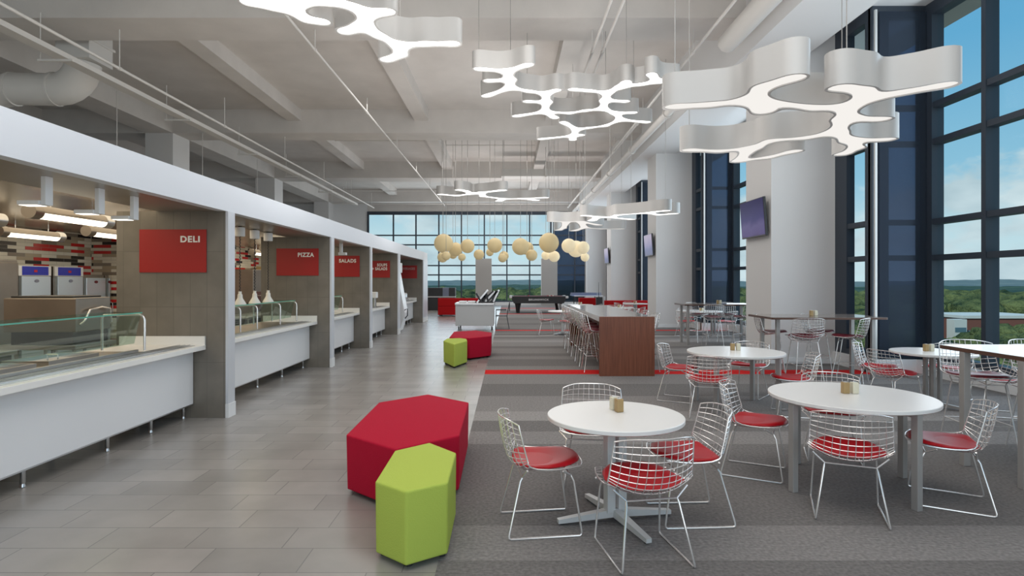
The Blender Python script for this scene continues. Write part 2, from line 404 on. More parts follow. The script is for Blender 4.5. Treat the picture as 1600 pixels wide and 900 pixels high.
# right hand columns
for i, d in enumerate(DS):
    struct(MB().box(5.37, 6.67, d, d + 1.25, 0, 6.9).build('column', M['column']), 'wide white column between the window bays')
    struct(MB().box(5.355, 6.685, d - 0.015, d + 1.265, 0, 0.12).build('baseboard_column', M['white']))
# bulkhead along the right
struct(MB().box(4.85, 6.11, -6, 41, 6.29, HS).build('bulkhead', M['wallwhite']), 'long dropped white soffit beside the windows')
struct(MB().box(6.11, 7.9, -6, 41, 6.71, HS).build('ceiling', M['wallwhite']), 'ceiling of the window bays')
struct(MB().box(7.9, 9.1, -6, 42, 6.95, 7.3).build('canopy', M['greymetal']), 'overhanging canopy outside the windows')
# left, kitchen and end walls
struct(MB().box(-20.2, -20, -6, 41, 0, HS).build('wall_left', M['wallwhite']))
XE = X(574, 40.5)
struct(MB().box(-20, XE, 40.5, 40.7, 0, HS).build('wall_back', M['wallwhite']))
struct(MB().box(XE, 5.7, 40.5, 40.7, 6.50, HS).build('wall_back', M['ceil']))
struct(MB().box(XE, 5.7, 40.3, 40.7, 0, 0.22).build('wall_back', M['white']))
struct(MB().box(5.6, 9, 40.5, 40.7, 0, HS).build('wall_back', M['wallwhite']))

wn = 0
def window(p0, p1, z0, z1, verts, trans, label, depth=0.2, wv=0.10, wt=0.10, ends=(0.12, 0.12), inward=(0, 0), shade=None, m='frame'):
    """window in the vertical plane from p0 to p1; verts = mullion positions (m along), trans = transom heights"""
    global wn
    wn += 1
    root = empty('window_%d' % wn, (p0[0], p0[1], z0), math.atan2(p1[1] - p0[1], p1[0] - p0[0])); struct(root, label)
    Lw = math.hypot(p1[0] - p0[0], p1[1] - p0[1]); hh = z1 - z0
    f = MB(); verts = sorted(verts)
    f.box(0, ends[0], -depth / 2, depth / 2, 0, hh); f.box(Lw - ends[1], Lw, -depth / 2, depth / 2, 0, hh)
    f.box(ends[0], Lw - ends[1], -depth / 2, depth / 2, 0, 0.1); f.box(ends[0], Lw - ends[1], -depth / 2, depth / 2, hh - 0.22, hh)
    for v in verts: f.box(v - wv / 2, v + wv / 2, -depth / 2, depth / 2, 0.1, hh - 0.22)
    e = [ends[0]] + [q for v in verts for q in (v - wv / 2, v + wv / 2)] + [Lw - ends[1]]
    for t in trans:
        for a, b in zip(e[::2], e[1::2]): f.box(a, b, -depth / 2 + 0.015, depth / 2 - 0.015, t - z0 - wt / 2, t - z0 + wt / 2)
    f.build('window_frame', M[m], root)
    MB().box(ends[0], Lw - ends[1], -0.012, 0.012, 0.1, hh - 0.22).build('pane', M['glass'], root)
    if shade:
        a, b, off = shade
        MB().box(a, b, off - 0.004, off + 0.004, 0.02, hh - 0.12).build('roller_shade', M['shade'], root)
    return root
TR = [2.10, 2.75, 4.19, 4.85]
TRB = [2.10, 2.75, 4.19, 4.85]
for k in range(4):
    y0 = DS[k] + 1.25; y1 = DS[k + 1]; s = 1.15
    # flush pane beside the farther column, step wall facing the room's near end, long outer pane
    window((6.75, y1 - s), (6.75, y1), 0.25, 6.71, [], TR, 'narrow window beside the column', ends=(0.16, 0.40), depth=0.16)
    window((6.75, y0), (6.75, y0 + s), 0.25, 6.71, [], TR, 'narrow window beside the column', ends=(0.3, 0.2), depth=0.16)
    window((6.67, y1 - s), (7.82, y1 - s), 0.25, 6.71, [], TR, 'bay return window with dark roller shade', ends=(0.30, 0.28), depth=0.12, shade=(0.10, 1.0, -0.10))
    window((6.67, y0 + s), (7.82, y0 + s), 0.25, 6.71, [], TR, 'bay return window', ends=(0.30, 0.28), depth=0.12)
    ln = (y1 - s) - (y0 + s)
    window((7.75, y0 + s), (7.75, y1 - s), 0.25, 6.71, [ln - 1.36 - 1.38 * q for q in range(4) if ln - 1.36 - 1.38 * q > .4], TR,
           'tall window wall of the bay', ends=(0.22, 0.22), depth=0.22, wv=0.09)
    kw = MB()
    kw.box(6.62, 6.86, y1 - s, y1, 0, 0.25); kw.box(6.62, 6.86, y0, y0 + s, 0, 0.25)
    kw.box(6.62, 7.9, y1 - s - .1, y1 - s + .1, 0, 0.25); kw.box(6.62, 7.9, y0 + s - .1, y0 + s + .1, 0, 0.25)
    kw.box(7.45, 7.95, y0 + s, y1 - s, 0, 0.25)
    struct(kw.build('wall_right', M['white']), 'low white sill wall under the bay windows')
    struct(MB().box(6.66, 6.70, y1 - s - 0.16, y1 - s - 0.12, 0.25, 6.6).build('trim_%d' % nt_, M['lightmetal']), 'pale shade guide rail'); nt_ += 1
# far window wall
Lf = X(862, 40.5) - XE
window((XE, 40.5), (X(862, 40.5), 40.5), 0.22, 6.5, [X(p, 40.5) - XE for p in (614.75, 650, 685.75, 721, 756.75, 792, 827.5)], [2.10, 2.75, 4.19, 4.85],
       'far end window wall', depth=0.14, wv=0.09, wt=0.09)
xa = X(864, 40.5); xb = X(920, 40.5)
window((xa, 40.5), (xb, 40.5), 0.22, 6.5, [X(898, 40.5) - xa], [2.10, 2.75, 4.19, 4.85], 'far end window behind dark shade', depth=0.14, wv=0.09, wt=0.09, shade=(0.02, xb - xa - .02, 0.1))
for a, b in ((743, 768), (846, 871)):
    struct(MB().box(X(a, 39.5), X(b, 39.5), 39.5, 39.95, 0, Z(404, 39.5)).build('pier', M['pier']), 'low grey pier in front of the far windows')

# kitchen block
FX, WX = -3.44, -4.80
ZF0, ZF1 = 2.535, 2.87
struct(MB().box(FX - 0.12, FX, 0.5, 25.0, ZF0, ZF1).build('fascia', M['fascia']), 'long white fascia over the food counters')
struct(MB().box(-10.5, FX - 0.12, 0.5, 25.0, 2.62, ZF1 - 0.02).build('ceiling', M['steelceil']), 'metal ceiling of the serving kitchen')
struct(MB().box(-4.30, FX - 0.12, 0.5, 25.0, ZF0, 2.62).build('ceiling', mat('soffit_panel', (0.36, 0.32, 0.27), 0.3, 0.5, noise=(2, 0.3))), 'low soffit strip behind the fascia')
WY = [(7.15, 7.32), (11.34, 11.52), (14.60, 14.77), (18.30, 18.62), (23.75, 25.0)]
for i, (a, b) in enumerate(WY):
    struct(MB().box(WX, FX - 0.02, a, b, 0, ZF0).build('wall_partition', M['wing']), 'taupe tiled partition wall between counters')
    struct(MB().box(FX - 0.02, FX + 0.012, a - 0.004, b + 0.004, 0.17, ZF0).build('trim_%d' % nt_, M['wingside']), 'pale metal edge of the partition'); nt_ += 1
    struct(MB().box(FX - 0.02, FX + 0.02, a - 0.01, b + 0.01, 0, 0.17).build('baseboard_partition', M['wallwhite']))
struct(MB().box(-10.5, -8.5, 0.5, 11.9, 0, 2.62).build('wall_kitchen', M['mosaicY']), 'kitchen side wall of red black and cream mosaic')
struct(MB().box(-10.5, -7.4, 11.9, 25, 0, 2.62).build('wall_kitchen', M['mosaicX']), 'kitchen corner wall of mosaic tile')
struct(MB().box(-7.4, -7.38, 11.92, 25, 0, 2.62).build('wall_kitchen', M['mosaicY']), 'kitchen mosaic wall behind the pizza counter')
struct(MB().box(-7.38, FX - .1, 24.9, 25, 0, 2.62).build('wall_kitchen', M['wing']))
struct(MB().box(-8.5, FX, 0.4, 0.5, 0, 2.87).build('wall_kitchen', M['wing']))

# ---------------------------------------------------------------- counters, guards, signs
names = ['DELI', 'PIZZA', 'SALADS', 'SOUPS\n+ SALADS', 'BEVERAGES']
cnt_lab = ['long white serving counter nearest, before the DELI partition', 'white serving counter under the PIZZA sign', 'white serving counter under the SALADS sign',
           'white serving counter under the SOUPS + SALADS sign', 'white serving counter under the last sign, farthest along']
starts = [2.4, 7.33, 11.53, 14.78, 19.9]
for i, (a, b) in enumerate(WY):
    y0, y1 = starts[i], a - 0.004
    root = empty('serving_counter', (-4.2, (y0 + y1) / 2, 0), 0, cnt_lab[i], 'counter', 'serving counters along the left')
    cy = (y0 + y1) / 2; h = (y1 - y0) / 2
    MB().rbox(-0.40, 0.35, -h + .01, h - 0.01, 0.171, 0.84, 0.006).build('body_panel', M['laminate'], root)
    MB().box(-0.42, 0.352, -h + 0.0, h - 0.012, 0.166, 0.180).build('lower_rail', M['steel'], root)
    MB().rbox(-0.55, 0.50, -h, h, 0.838, 0.896, 0.006).build('worktop', M['solid'], root)
    MB().box(-0.55, 0.495, h - 0.025, h, 0.896, 1.004).build('backsplash', M['solid'], root)
    tr = MB(); tr.box(0.20, 0.42, -h + .02, h - 0.10, 0.896, 0.902)
    for q in range(3): tr.box(0.24 + 0.06 * q, 0.255 + 0.06 * q, -h + .02, h - 0.12, 0.902, 0.912)
    tr.build('tray_slide', M['steel'], root)
    if i < 2: MB().box(-0.50, 0.19, -h + .02, h - (0.70 if i == 0 else 0.25), 0.896, 0.8985).build('steel_well', M['steelwarm'], root)
    legs = [h - 0.02 - 0.02, h - 0.70] if i else [h - 0.05, h - 0.70, h - 1.4, h - 2.4, h - 3.4]
    if i == 1: legs = [h - 0.1, h - 1.15, h - 2.15, h - 3.2]
    elif i > 1: legs = [h - 0.1, h - 0.75, h - 1.4, -h + 0.3]
    for q in legs:
        MB().lathe([(0.016, 0), (0.022, 0.004), (0.016, 0.03), (0.02, 0.035), (0.02, 0.17)], (0.25, q, 0), 12).build('leg', M['steel'], root, True)
        MB().lathe([(0.016, 0), (0.022, 0.004), (0.016, 0.03), (0.02, 0.035), (0.02, 0.17)], (-0.30, q, 0), 12).build('leg', M['steel'], root, True)
    # sign on the partition
    d = a
    xr = (323 - VX) / F * 7.15; wsg, hs = 0.817, 0.526
    offs = {0: 0, 1: X(498, 11.34) - xr, 2: X(562, 14.6) - xr, 3: X(609.4, 18.3) - xr, 4: X(651.7, 23.75) - xr}[i]
    xr += offs
    sg = empty('wall_sign', (xr - wsg / 2, d - 0.012, 1.785 + hs / 2), 0, 'red wall sign reading ' + names[i].replace('\n', ' ') + ' on the taupe partition', 'sign', 'red counter signs')
    MB().box(-wsg / 2, wsg / 2, -0.006, 0.010, -hs / 2, hs / 2).build('panel', M['sign'], sg)
    tw = [0.236, 0.315, 0.427, 0.47, 0.60][i]; th_ = [0.078, 0.084, 0.092, 0.215, 0.10][i]
    text_mesh('lettering', names[i], 0.1, M['letterdim'] if i == 4 else M['letter'], sg, (wsg / 2 - (0.075 if i == 0 else 0.085), -0.007, hs / 2 - 0.08), (PI / 2, 0, 0), width=tw, height=th_, fat=0.035)

def guard(y_posts, y0, y1, lab, z1=1.31, xf=-4.05):
    root = empty('sneeze_guard', (xf, (y0 + y1) / 2, 0.90), 0, lab, 'sneeze guard', 'glass sneeze guards')
    cy = (y0 + y1) / 2; zt = z1 - 0.90
    for y in y_posts:
        pts = [(0.03, y - cy, 0.012), (0.03, y - cy, zt - 0.07)]
        for q in range(1, 6):
            a = q / 5 * PI / 2; pts.append((0.03 - 0.07 * (1 - math.cos(a)), y - cy, zt - 0.07 + 0.07 * math.sin(a)))
        pts.append((-0.42, y - cy, zt - 0.01)); pts.append((-0.44, y - cy, zt - 0.04)); pts.append((-0.44, y - cy, 0.012))
        MB().tube(pts, 0.013, 10).build('post', M['chrome'], root, True)
    MB().box(-0.40, 0.0, y0 - cy, y1 - cy, zt + 0.014, zt + 0.024).build('glass_shelf', M['sneeze'], root)
    MB().box(0.0, 0.006, y0 - cy, y1 - cy, zt + 0.012, zt + 0.026).build('glass_edge', M['glassedge'], root)
    Mx = Matrix.Rotation(0.22, 4, 'Y')
    MB().box(-0.006, 0.0, y0 - cy, y1 - cy, -(zt - 0.08), 0, Matrix.Translation((-0.012, 0, zt)) @ Mx).build('front_glass', M['sneeze'], root)
    return root
g1 = guard([3.0, 6.45], 2.5, 6.45, 'long curved glass sneeze guard on the nearest counter')
MB().box(-0.02, 0.01, -1.95, 1.9, 0.0, 0.03).build('bottom_rail', M['steel'], g1)
guard([8.76, 9.35, 10.3, 11.1], 8.0, 11.1, 'glass sneeze guard with four posts under the heat lamps', 1.29)
guard([12.6, 14.2], 12.4, 14.2, 'small glass sneeze guard before the SALADS sign', 1.30)
guard([16.2, 17.6], 16.0, 17.6, 'small glass sneeze guard before the SOUPS + SALADS sign', 1.25)

# pans in the nearest counter
for q in range(4):
    p = empty('food_pan', (-4.45, 3.3 + q * 0.8, 0.8992), 0, ['steel food pan set in the counter, nearest', 'second steel food pan of the counter row', 'third steel food pan of the counter row', 'steel food pan farthest along the nearest counter'][q], 'pan', 'food pans under the guard')
    m_ = MB(); m_.box(-0.22, 0.22, -0.33, 0.33, 0, 0.006); m_.box(-0.22, -0.2, -0.33, 0.33, 0.006, 0.04); m_.box(0.2, 0.22, -0.33, 0.33, 0.006, 0.04); m_.box(-0.2, 0.2, -0.33, -0.31, 0.006, 0.04); m_.box(-0.2, 0.2, 0.31, 0.33, 0.006, 0.04)
    m_.build('pan', M['steel'], p)
    MB().tube([(-0.05, 0, 0.006), (-0.05, 0, 0.06), (0.05, 0, 0.06), (0.05, 0, 0.006)], 0.008).build('handle', M['chrome'], p)

# kitchen cabinets (holding cabinets) facing the counter
def holding(y0, y1, ztop, xf, lab, blue=True):
    root = empty('holding_cabinet', (xf, (y0 + y1) / 2, 0), 0, lab, 'cabinet', 'steel holding cabinets')
    h = (y1 - y0) / 2
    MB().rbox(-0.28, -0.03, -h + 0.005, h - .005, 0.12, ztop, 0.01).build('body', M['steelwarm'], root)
    top = ztop - (0.17 if blue else 0.05)
    MB().rbox(-0.03, 0.02, -h + 0.04, h - 0.03, 0.16, top - 0.01, 0.008).build('door', M['steelblue'], root)
    if blue:
        MB().box(-0.03, 0.0, -h + 0.0, h, top, ztop).build('top_panel', M['laminate'], root)
        MB().box(0.0, 0.008, -h + 0.07, h - 0.07, top + 0.01, ztop - 0.012).build('control_panel', M['panelblue'], root)
        MB().box(0.008, 0.012, -0.04, 0.03, top + 0.06, top + 0.10).build('display', mat('red_display', (0.5, 0.01, 0.02), 0.4), root)
    b = MB(); b.lathe([(0.045, 0), (0.045, 0.01)], (0, 0, 0), 16)
    b.v = [(z + 0.02, x, y + top - 0.09) for x, y, z in [(v[0], v[1] * 0.6, v[2]) for v in b.v]]
    b.build('badge', M['bluegrey'] if blue else M['maroon'], root)
    MB().tube([(0.02, -h + 0.09, 0.95), (0.06, -h + 0.09, 0.97), (0.06, -h + 0.09, 1.23), (0.02, -h + 0.09, 1.25)], 0.009).build('handle', M['chrome'], root)
    for sy in (-1, 1):
        for sx in (-0.24, -0.05):
            MB().lathe([(0.05, 0), (0.05, 0.10), (0.012, 0.10), (0.012, 0.125)], (sx, sy * (h - 0.08), 0), 12).build('caster', M['rubber'], root)
K = -8.1
def yk(px): return K * F / (px - VX)
holding(yk(29), yk(80), 1.94, K, 'tall steel holding cabinet with blue control panel, left one')
holding(yk(86), yk(130), 1.94, K, 'steel holding cabinet with blue control panel, right one')
holding(yk(131), yk(165), 1.80, K, 'plain pale steel cabinet right of the blue panels', False)
holding(yk(166.5), 11.88, 1.80, K, 'plain pale steel cabinet partly behind the DELI partition', False)
r = empty('upright_refrigerator', (K, (8.0 + yk(28)) / 2, 0), 0, 'tall brown-toned steel refrigerator at the left frame edge', 'refrigerator')
hh = (yk(28) - 8.0) / 2
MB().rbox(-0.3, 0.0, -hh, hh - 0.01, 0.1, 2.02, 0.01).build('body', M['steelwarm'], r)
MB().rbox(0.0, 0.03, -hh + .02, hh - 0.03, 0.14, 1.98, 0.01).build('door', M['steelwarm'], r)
MB().tube([(0.03, hh - 0.14, 1.05), (0.075, hh - 0.14, 1.05), (0.075, hh - 0.14, 1.35), (0.03, hh - 0.14, 1.35)], 0.014).build('handle', M['steel'], r)
MB().box(-0.28, -0.02, -hh + .03, hh - .04, 0, 0.1).build('plinth', M['black'], r)
# toaster oven block on its stand
ov = empty('conveyor_oven', (-5.9, 7.75, 0.0), 0, 'boxy steel oven with black lid standing behind the nearest counter', 'oven')
MB().rbox(-0.55, 0.38, -0.3, 0.35, 1.02, 1.46, 0.015).build('body', M['steelwarm'], ov)
MB().rbox(-0.50, 0.30, -0.25, 0.28, 1.46, 1.485, 0.01).build('lid', M['black'], ov)
MB().box(-0.45, 0.34, -0.30, 0.35, 0.86, 1.02).build('lower_panel', M['black'], ov)
hd = MB().tube([(0.39, -0.24, 1.12), (0.43, -0.22, 1.16), (0.43, -0.12, 1.30), (0.43, 0.10, 1.33), (0.43, 0.27, 1.30), (0.43, 0.29, 1.12)], 0.014, 8)
hd.build('door_arch', M['chrome'], ov, True)
MB().rbox(-0.6, 0.42, -0.36, 0.42, 0.80, 0.86, 0.01).build('stand_top', M['steel'], ov)
for sx in (-0.55, 0.37):
    for sy in (-0.32, 0.38):
        MB().lathe([(0.02, 0), (0.02, 0.80)], (sx, sy, 0), 10).build('leg', M['steel'], ov)
# prep tables behind counters
for (x0, x1, y0, y1, lab) in ((-6.35, -5.55, 3.0, 6.6, 'steel preparation table behind the nearest counter'), (-6.35, -5.6, 12.6, 17.0, 'steel preparation table behind the pizza counter')):
    r = empty('prep_table', ((x0 + x1) / 2, (y0 + y1) / 2, 0), 0, lab, 'table'); hx = (x1 - x0) / 2; hy = (y1 - y0) / 2
    MB().rbox(-hx, hx, -hy, hy, 0.85, 0.90, 0.008).build('top', M['steel'], r)
    MB().box(-hx + .05, hx - .05, -hy + .05, hy - .05, 0.28, 0.31).build('shelf', M['steel'], r)
    MB().box(-hx + .08, hx - .02, -hy + .06, hy - .06, 0.31, 0.85).build('under_cabinet', M['charcoal'], r)
    for sx in (-1, 1):
        for sy in (-1, 1): MB().lathe([(0.02, 0), (0.02, 0.85)], (sx * (hx - 0.03), sy * (hy - 0.04), 0), 10).build('leg', M['steel'], r)
# refrigerator seen through the pizza bay
r = empty('pizza_oven', (-6.9, 15.9, 0), 0, 'tall steel deck oven seen above the pizza counter', 'oven')
MB().rbox(-0.42, 0.35, -0.9, 0.55, 0.1, 1.98, 0.015).build('body', M['steelwarm'], r)
MB().rbox(0.35, 0.38, -0.8, 0.45, 0.9, 1.4, 0.01).build('door', mat('brown_door', (0.10, 0.03, 0.02), 0.3), r)
MB().tube([(0.38, -0.7, 1.3), (0.43, -0.7, 1.3), (0.43, 0.35, 1.3), (0.38, 0.35, 1.3)], 0.012).build('handle', M['steel'], r)
MB().box(-0.4, 0.3, -0.85, 0.5, 0, 0.1).build('plinth', M['black'], r)
r = empty('holding_cabinet', (-6.85, 17.4, 0), 0, 'pale steel cabinet with tan top box, behind the heat lamps', 'cabinet')
MB().rbox(-0.45, 0.30, -0.7, 0.8, 0.0, 1.70, 0.015).build('body', M['steelblue'], r)
MB().rbox(-0.40, 0.28, -0.6, 0.7, 1.70, 2.1, 0.01).build('top_box', mat('tan_carton', (0.50, 0.38, 0.20), 0.6), r)
MB().tube([(0.30, -0.5, 1.0), (0.35, -0.5, 1.0), (0.35, -0.5, 1.5), (0.30, -0.5, 1.5)], 0.012).build('handle', M['steel'], r)

# kitchen tube lights
def tubel(x, y0, y1, lab, z=2.43):
    root = empty('tube_light', (x, (y0 + y1) / 2, z), 0, lab, 'light', 'industrial tube lights in the kitchen'); h = (y1 - y0) / 2; rr = 0.075; k = 20
    up = MB(); lo = MB()
    for mb, a0, a1 in ((up, -0.06 * PI, 1.06 * PI), (lo, 1.06 * PI, 1.94 * PI)):
        n = 12; vs = []
        for yy in (-h + .1, h - .1):
            for q in range(n + 1):
                a = a0 + (a1 - a0) * q / n; vs.append((rr * math.cos(a), yy, rr * math.sin(a)))
        mb.add(vs, [(q, q + n + 1, q + n + 2, q + 1) for q in range(n)])
    up.build('housing', M['steelwarm'], root, True); lo.build('lens', M['tubelight'], root, True)
    for s in (-1, 1):
        MB().tube([(0, s * (h - 0.13), 0), (0, s * (h - 0.12), 0), (0, s * h, 0)], [rr * 1.02, rr * 1.1, rr * 1.1], 20).build('end_cap', M['steel'] if s > 0 else M['steelwarm'], root, True, 30)
        MB().tube([(0, s * (h - 0.3), rr * .9), (0, s * (h - 0.3), 2.62 - z)], 0.008).build('hanger', M['steel'], root)
tubel(-5.1, 6.2, 7.45, 'kitchen tube light nearest the DELI partition')
tubel(-6.25, 5.6, 7.2, 'kitchen tube light at the left frame edge')
tubel(-6.3, 8.7, 10.1, 'kitchen tube light just left of the DELI partition top')
tubel(-7.65, 8.75, 10.0, 'kitchen tube light low beside the mosaic')
tubel(-5.6, 13.3, 14.7, 'kitchen tube light behind the pizza heat lamps, upper')
tubel(-6.6, 15.0, 16.6, 'kitchen tube light behind the pizza heat lamps, lower')
area('kitchen_light', (-6.0, 6.5, 2.55), (0, 0, 0), 3.5, 8, 115, (1.0, 0.84, 0.60))
area('kitchen_light', (-5.6, 14.5, 2.55), (0, 0, 0), 2.5, 6, 60, (1.0, 0.84, 0.60))

# little spot lights under the soffit
for y, lab in ((4.78, 'white L-shaped spotlight under the soffit, nearest'), (5.4, 'white L-shaped spotlight under the soffit, middle'), (5.9, 'white L-shaped spotlight before the DELI partition')):
    r = empty('spot_light', (-3.78, y, 2.30), 0, lab, 'light', 'spotlights above the nearest counter')
    MB().rbox(-0.02, 0.02, -0.04, 0.04, 0.0, 0.235, 0.004).build('arm', M['white'], r)
    MB().rbox(-0.20, -0.02, -0.06, 0.06, 0.0, 0.035, 0.005).build('head', M['white'], r)
    MB().box(-0.19, -0.04, -0.05, 0.05, -0.004, 0.0).build('lens', emis_mat('spot_lens', (1, 0.95, 0.85), 2.0), r)
for y, lab in ((13.3, 'white spotlight in the salads bay'),):
    r = empty('spot_light', (-3.80, y, 2.30), 0, lab, 'light')
    MB().rbox(-0.03, 0.03, -0.04, 0.04, 0.0, 0.235, 0.004).build('arm', M['white'], r)
    MB().rbox(-0.05, 0.12, -0.06, 0.06, -0.03, 0.03, 0.005).build('head', M['white'], r)

# heat lamps
def heat(y, lab):
    r = empty('heat_lamp', (-4.2, y, 1.30), 0, lab, 'lamp', 'retractable heat lamps over the pizza counter')
    MB().lathe([(0.095, 0.0), (0.092, 0.02), (0.045, 0.10), (0.038, 0.12), (0.036, 0.165), (0.03, 0.17), (0.024, 0.18), (0.024, 0.215)], (0, 0, 0), 24).build('shade', M['heatwhite'], r, True)
    MB().tube([(0.006 * math.cos(q * 0.9), 0.006 * math.sin(q * 0.9), 0.215 + q * 0.87 / 120) for q in range(121)], 0.007, 6).build('cord', M['black'], r)
    MB().lathe([(0.072, 1.08), (0.075, 1.09), (0.075, 1.21), (0.070, 1.22)], (0, 0, 0), 20).build('canister', M['white'], r, True)
    MB().lathe([(0.03, 1.22), (0.03, 1.245)], (0, 0, 0), 12).build('mount', M['black'], r)
for px, lab in ((375, 'white heat lamp nearest, on the left of the three'), (398, 'white heat lamp in the middle of the three'), (419, 'white heat lamp on the right, in front of the pizza wall')):
    heat(4.2 * F / (VX - px), lab)
# juice tower and small machines
r = empty('drink_dispenser', (-3.62, 19.2, 0), 0, 'tall white slanted dispenser at the start of the drinks counter', 'dispenser')
pts = [(-0.30, 0.0), (0.02, 0.0), (0.24, 0.10), (0.16, 1.40), (0.06, 2.0), (-0.30, 2.0)]
v = [(x, -0.16, z) for x, z in [(-0.5, 0.05), (0.10, 0.05), (0.26, 0.62), (0.02, 1.95), (-0.5, 1.95)]]; n = len(v)
v += [(a, 0.45, c) for a, b, c in v]
MB().add(v, [tuple(range(n)), tuple(range(n, 2 * n))[::-1]] + [(i, i + n, (i + 1) % n + n, (i + 1) % n) for i in range(n)]).build('body', M['laminate'], r)
MB().rbox(-0.1, 0.08, -0.18, 0.4, 1.95, 2.28, 0.02).build('head_box', M['white'], r)
MB().tube([(0.24, -0.1, 0.72), (0.34, -0.1, 0.78), (0.34, -0.1, 0.55), (0.26, -0.1, 0.45)], 0.018).build('handle', M['charcoal'], r)
for s in (-0.05, 0.35): MB().tube([(0.0, s, 0.05), (0.0, s + .05, 0.05)], 0.05, 12).build('caster', M['rubber'], r)
r = empty('coffee_machine', (-3.95, 17.2, 0.905), 0, 'small white and steel drinks machine under the SOUPS sign', 'machine')
MB().rbox(-0.12, 0.10, -0.12, 0.12, 0.27, 0.45, 0.02).build('head', M['white'], r)
MB().rbox(-0.10, 0.06, -0.09, 0.09, 0.0, 0.27, 0.01).build('body', M['steel'], r)
for q, (y, lab) in enumerate(((21.4, 'steel coffee urn left on the last counter'), (22.0, 'steel coffee urn in the middle of the last counter'), (22.6, 'steel coffee urn right on the last counter'))):
    r = empty('coffee_urn', (-4.0, y, 0.915), 0, lab, 'urn', 'coffee urns on the last counter')
    MB().lathe([(0.10, 0), (0.11, 0.02), (0.11, 0.26), (0.09, 0.30), (0.03, 0.32)], (0, 0, 0), 16).build('body', M['steel'], r, True)
    MB().lathe([(0.035, 0.32), (0.045, 0.35), (0.02, 0.38)], (0, 0, 0), 12).build('lid_knob', M['black'], r, True)
    MB().tube([(0.11, 0, 0.06), (0.17, 0, 0.06), (0.17, 0, 0.03)], 0.01).build('tap', M['chrome'], r)

# ---------------------------------------------------------------- ceiling services
def pipe(x, z, y0, y1, r_, lab, name='pipe', hang=True, m='duct'):
    root = empty(name, (x, y0, z), 0, lab, 'pipe', 'pipes and conduits under the ceiling')
    MB().tube([(0, 0, 0), (0, y1 - y0, 0)], r_, 10).build('run', M[m], root, True)
    if hang:
        y = y0 + 1.2
        while y < y1 - 0.3:
            MB().tube([(0, y - y0, r_), (0, y - y0, 7.47 - z if False else HB - z)], 0.012, 5).build('hanger', M[m], root)
            MB().tube([(0, y - y0 - 0.04, 0), (0, y - y0 + 0.04, 0)], r_ * 1.35, 10).build('clamp', M[m], root)
            y += 4.6
    return root
pipe(-8.26, 6.20, 2, 36, 0.032, 'thin sprinkler pipe running high over the fascia')
pipe(-4.1, 6.6, 2, 38, 0.028, 'thin pipe crossing the ceiling bays left of centre')
pipe(1.80, 6.55, 2, 14, 0.028, 'left one of two thin parallel pipes above the lamps')
pipe(2.02, 6.55, 2, 14, 0.028, 'right one of two thin parallel pipes above the lamps')
pipe(3.95, 6.55, 2, 22, 0.03, 'thin pipe under the ceiling near the windows')
pipe(4.45, 6.5, 2, 11.8, 0.20, 'large white duct pipe ending over the window bay lamp')
pipe(4.45, 6.35, 15, 39, 0.11, 'long white pipe with clamps along the bulkhead')
pipe(4.05, 6.6, 17, 39, 0.05, 'slim pipe left of the long white pipe')
pipe(-11.0, 4.6, 6, 30, 0.04, 'conduit low on the left above the kitchen roof')
r = empty('cable_tray', (-8.87, 2, 6.10), 0, 'long pale cable tray running above the kitchen fascia', 'tray')
MB().box(-0.13, 0.13, 0, 32, 0, 0.02).build('base', M['duct'], r)
MB().box(-0.13, -0.115, 0, 32, 0.02, 0.10).build('side_rail', M['duct'], r); MB().box(0.115, 0.13, 0, 32, 0.02, 0.10).build('side_rail', M['duct'], r)
for q in range(8):
    MB().box(-0.5, 0.2, 1 + 4.3 * q, 1.05 + 4.3 * q, -0.04, 0.0).build('bracket', M['duct'], r)
    MB().tube([(-0.45, 1.02 + 4.3 * q, 0), (-0.45, 1.02 + 4.3 * q, HB - 6.1)], 0.012, 5).build('hanger', M['duct'], r)
# big duct with elbow and riser
r = empty('air_duct', (-9.9, 13.7, 6.18), 0, 'fat white round air duct bending up at the left', 'duct')
pts = [(-6.0, 0, -1.6), (-2.6, 0, -0.5), (-2.2, 0, -0.1), (-1.7, 0, 0.02), (-0.7, 0, 0.0)]
a = [(-0.7 + 0.62 * math.sin(q / 6 * PI / 2), 0, 0.62 - 0.62 * math.cos(q / 6 * PI / 2)) for q in range(1, 7)]
MB().tube(pts[:1] + pts[1:] + a, 0.37, 28).build('round_duct', M['duct'], r, True)
for p in (-1.7, -0.72): MB().tube([(p - 0.03, 0, 0.01), (p + 0.03, 0, 0.01)], 0.39, 28).build('seam_collar', M['duct'], r, True)
MB().rbox(-0.42, 0.36, -0.42, 0.38, 0.60, HS - 6.18 - 0.003, 0.01).build('riser', M['duct'], r)
MB().rbox(-0.46, 0.40, -0.46, 0.42, 1.02, 1.08, 0.01).build('flange', M['duct'], r)
# ductwork boxes in far bay
r = empty('air_duct', (4.0, 28.6, 6.75), 0, 'flat grey rectangular duct under the third beam', 'duct')
MB().rbox(-4.3, 0.3, -0.4, 0.4, 0, 0.35, 0.01).build('rectangular_run', M['duct'], r)
MB().rbox(-2.2, -2.1, -0.43, 0.43, -0.03, 0.38, 0.01).build('flange', M['duct'], r)
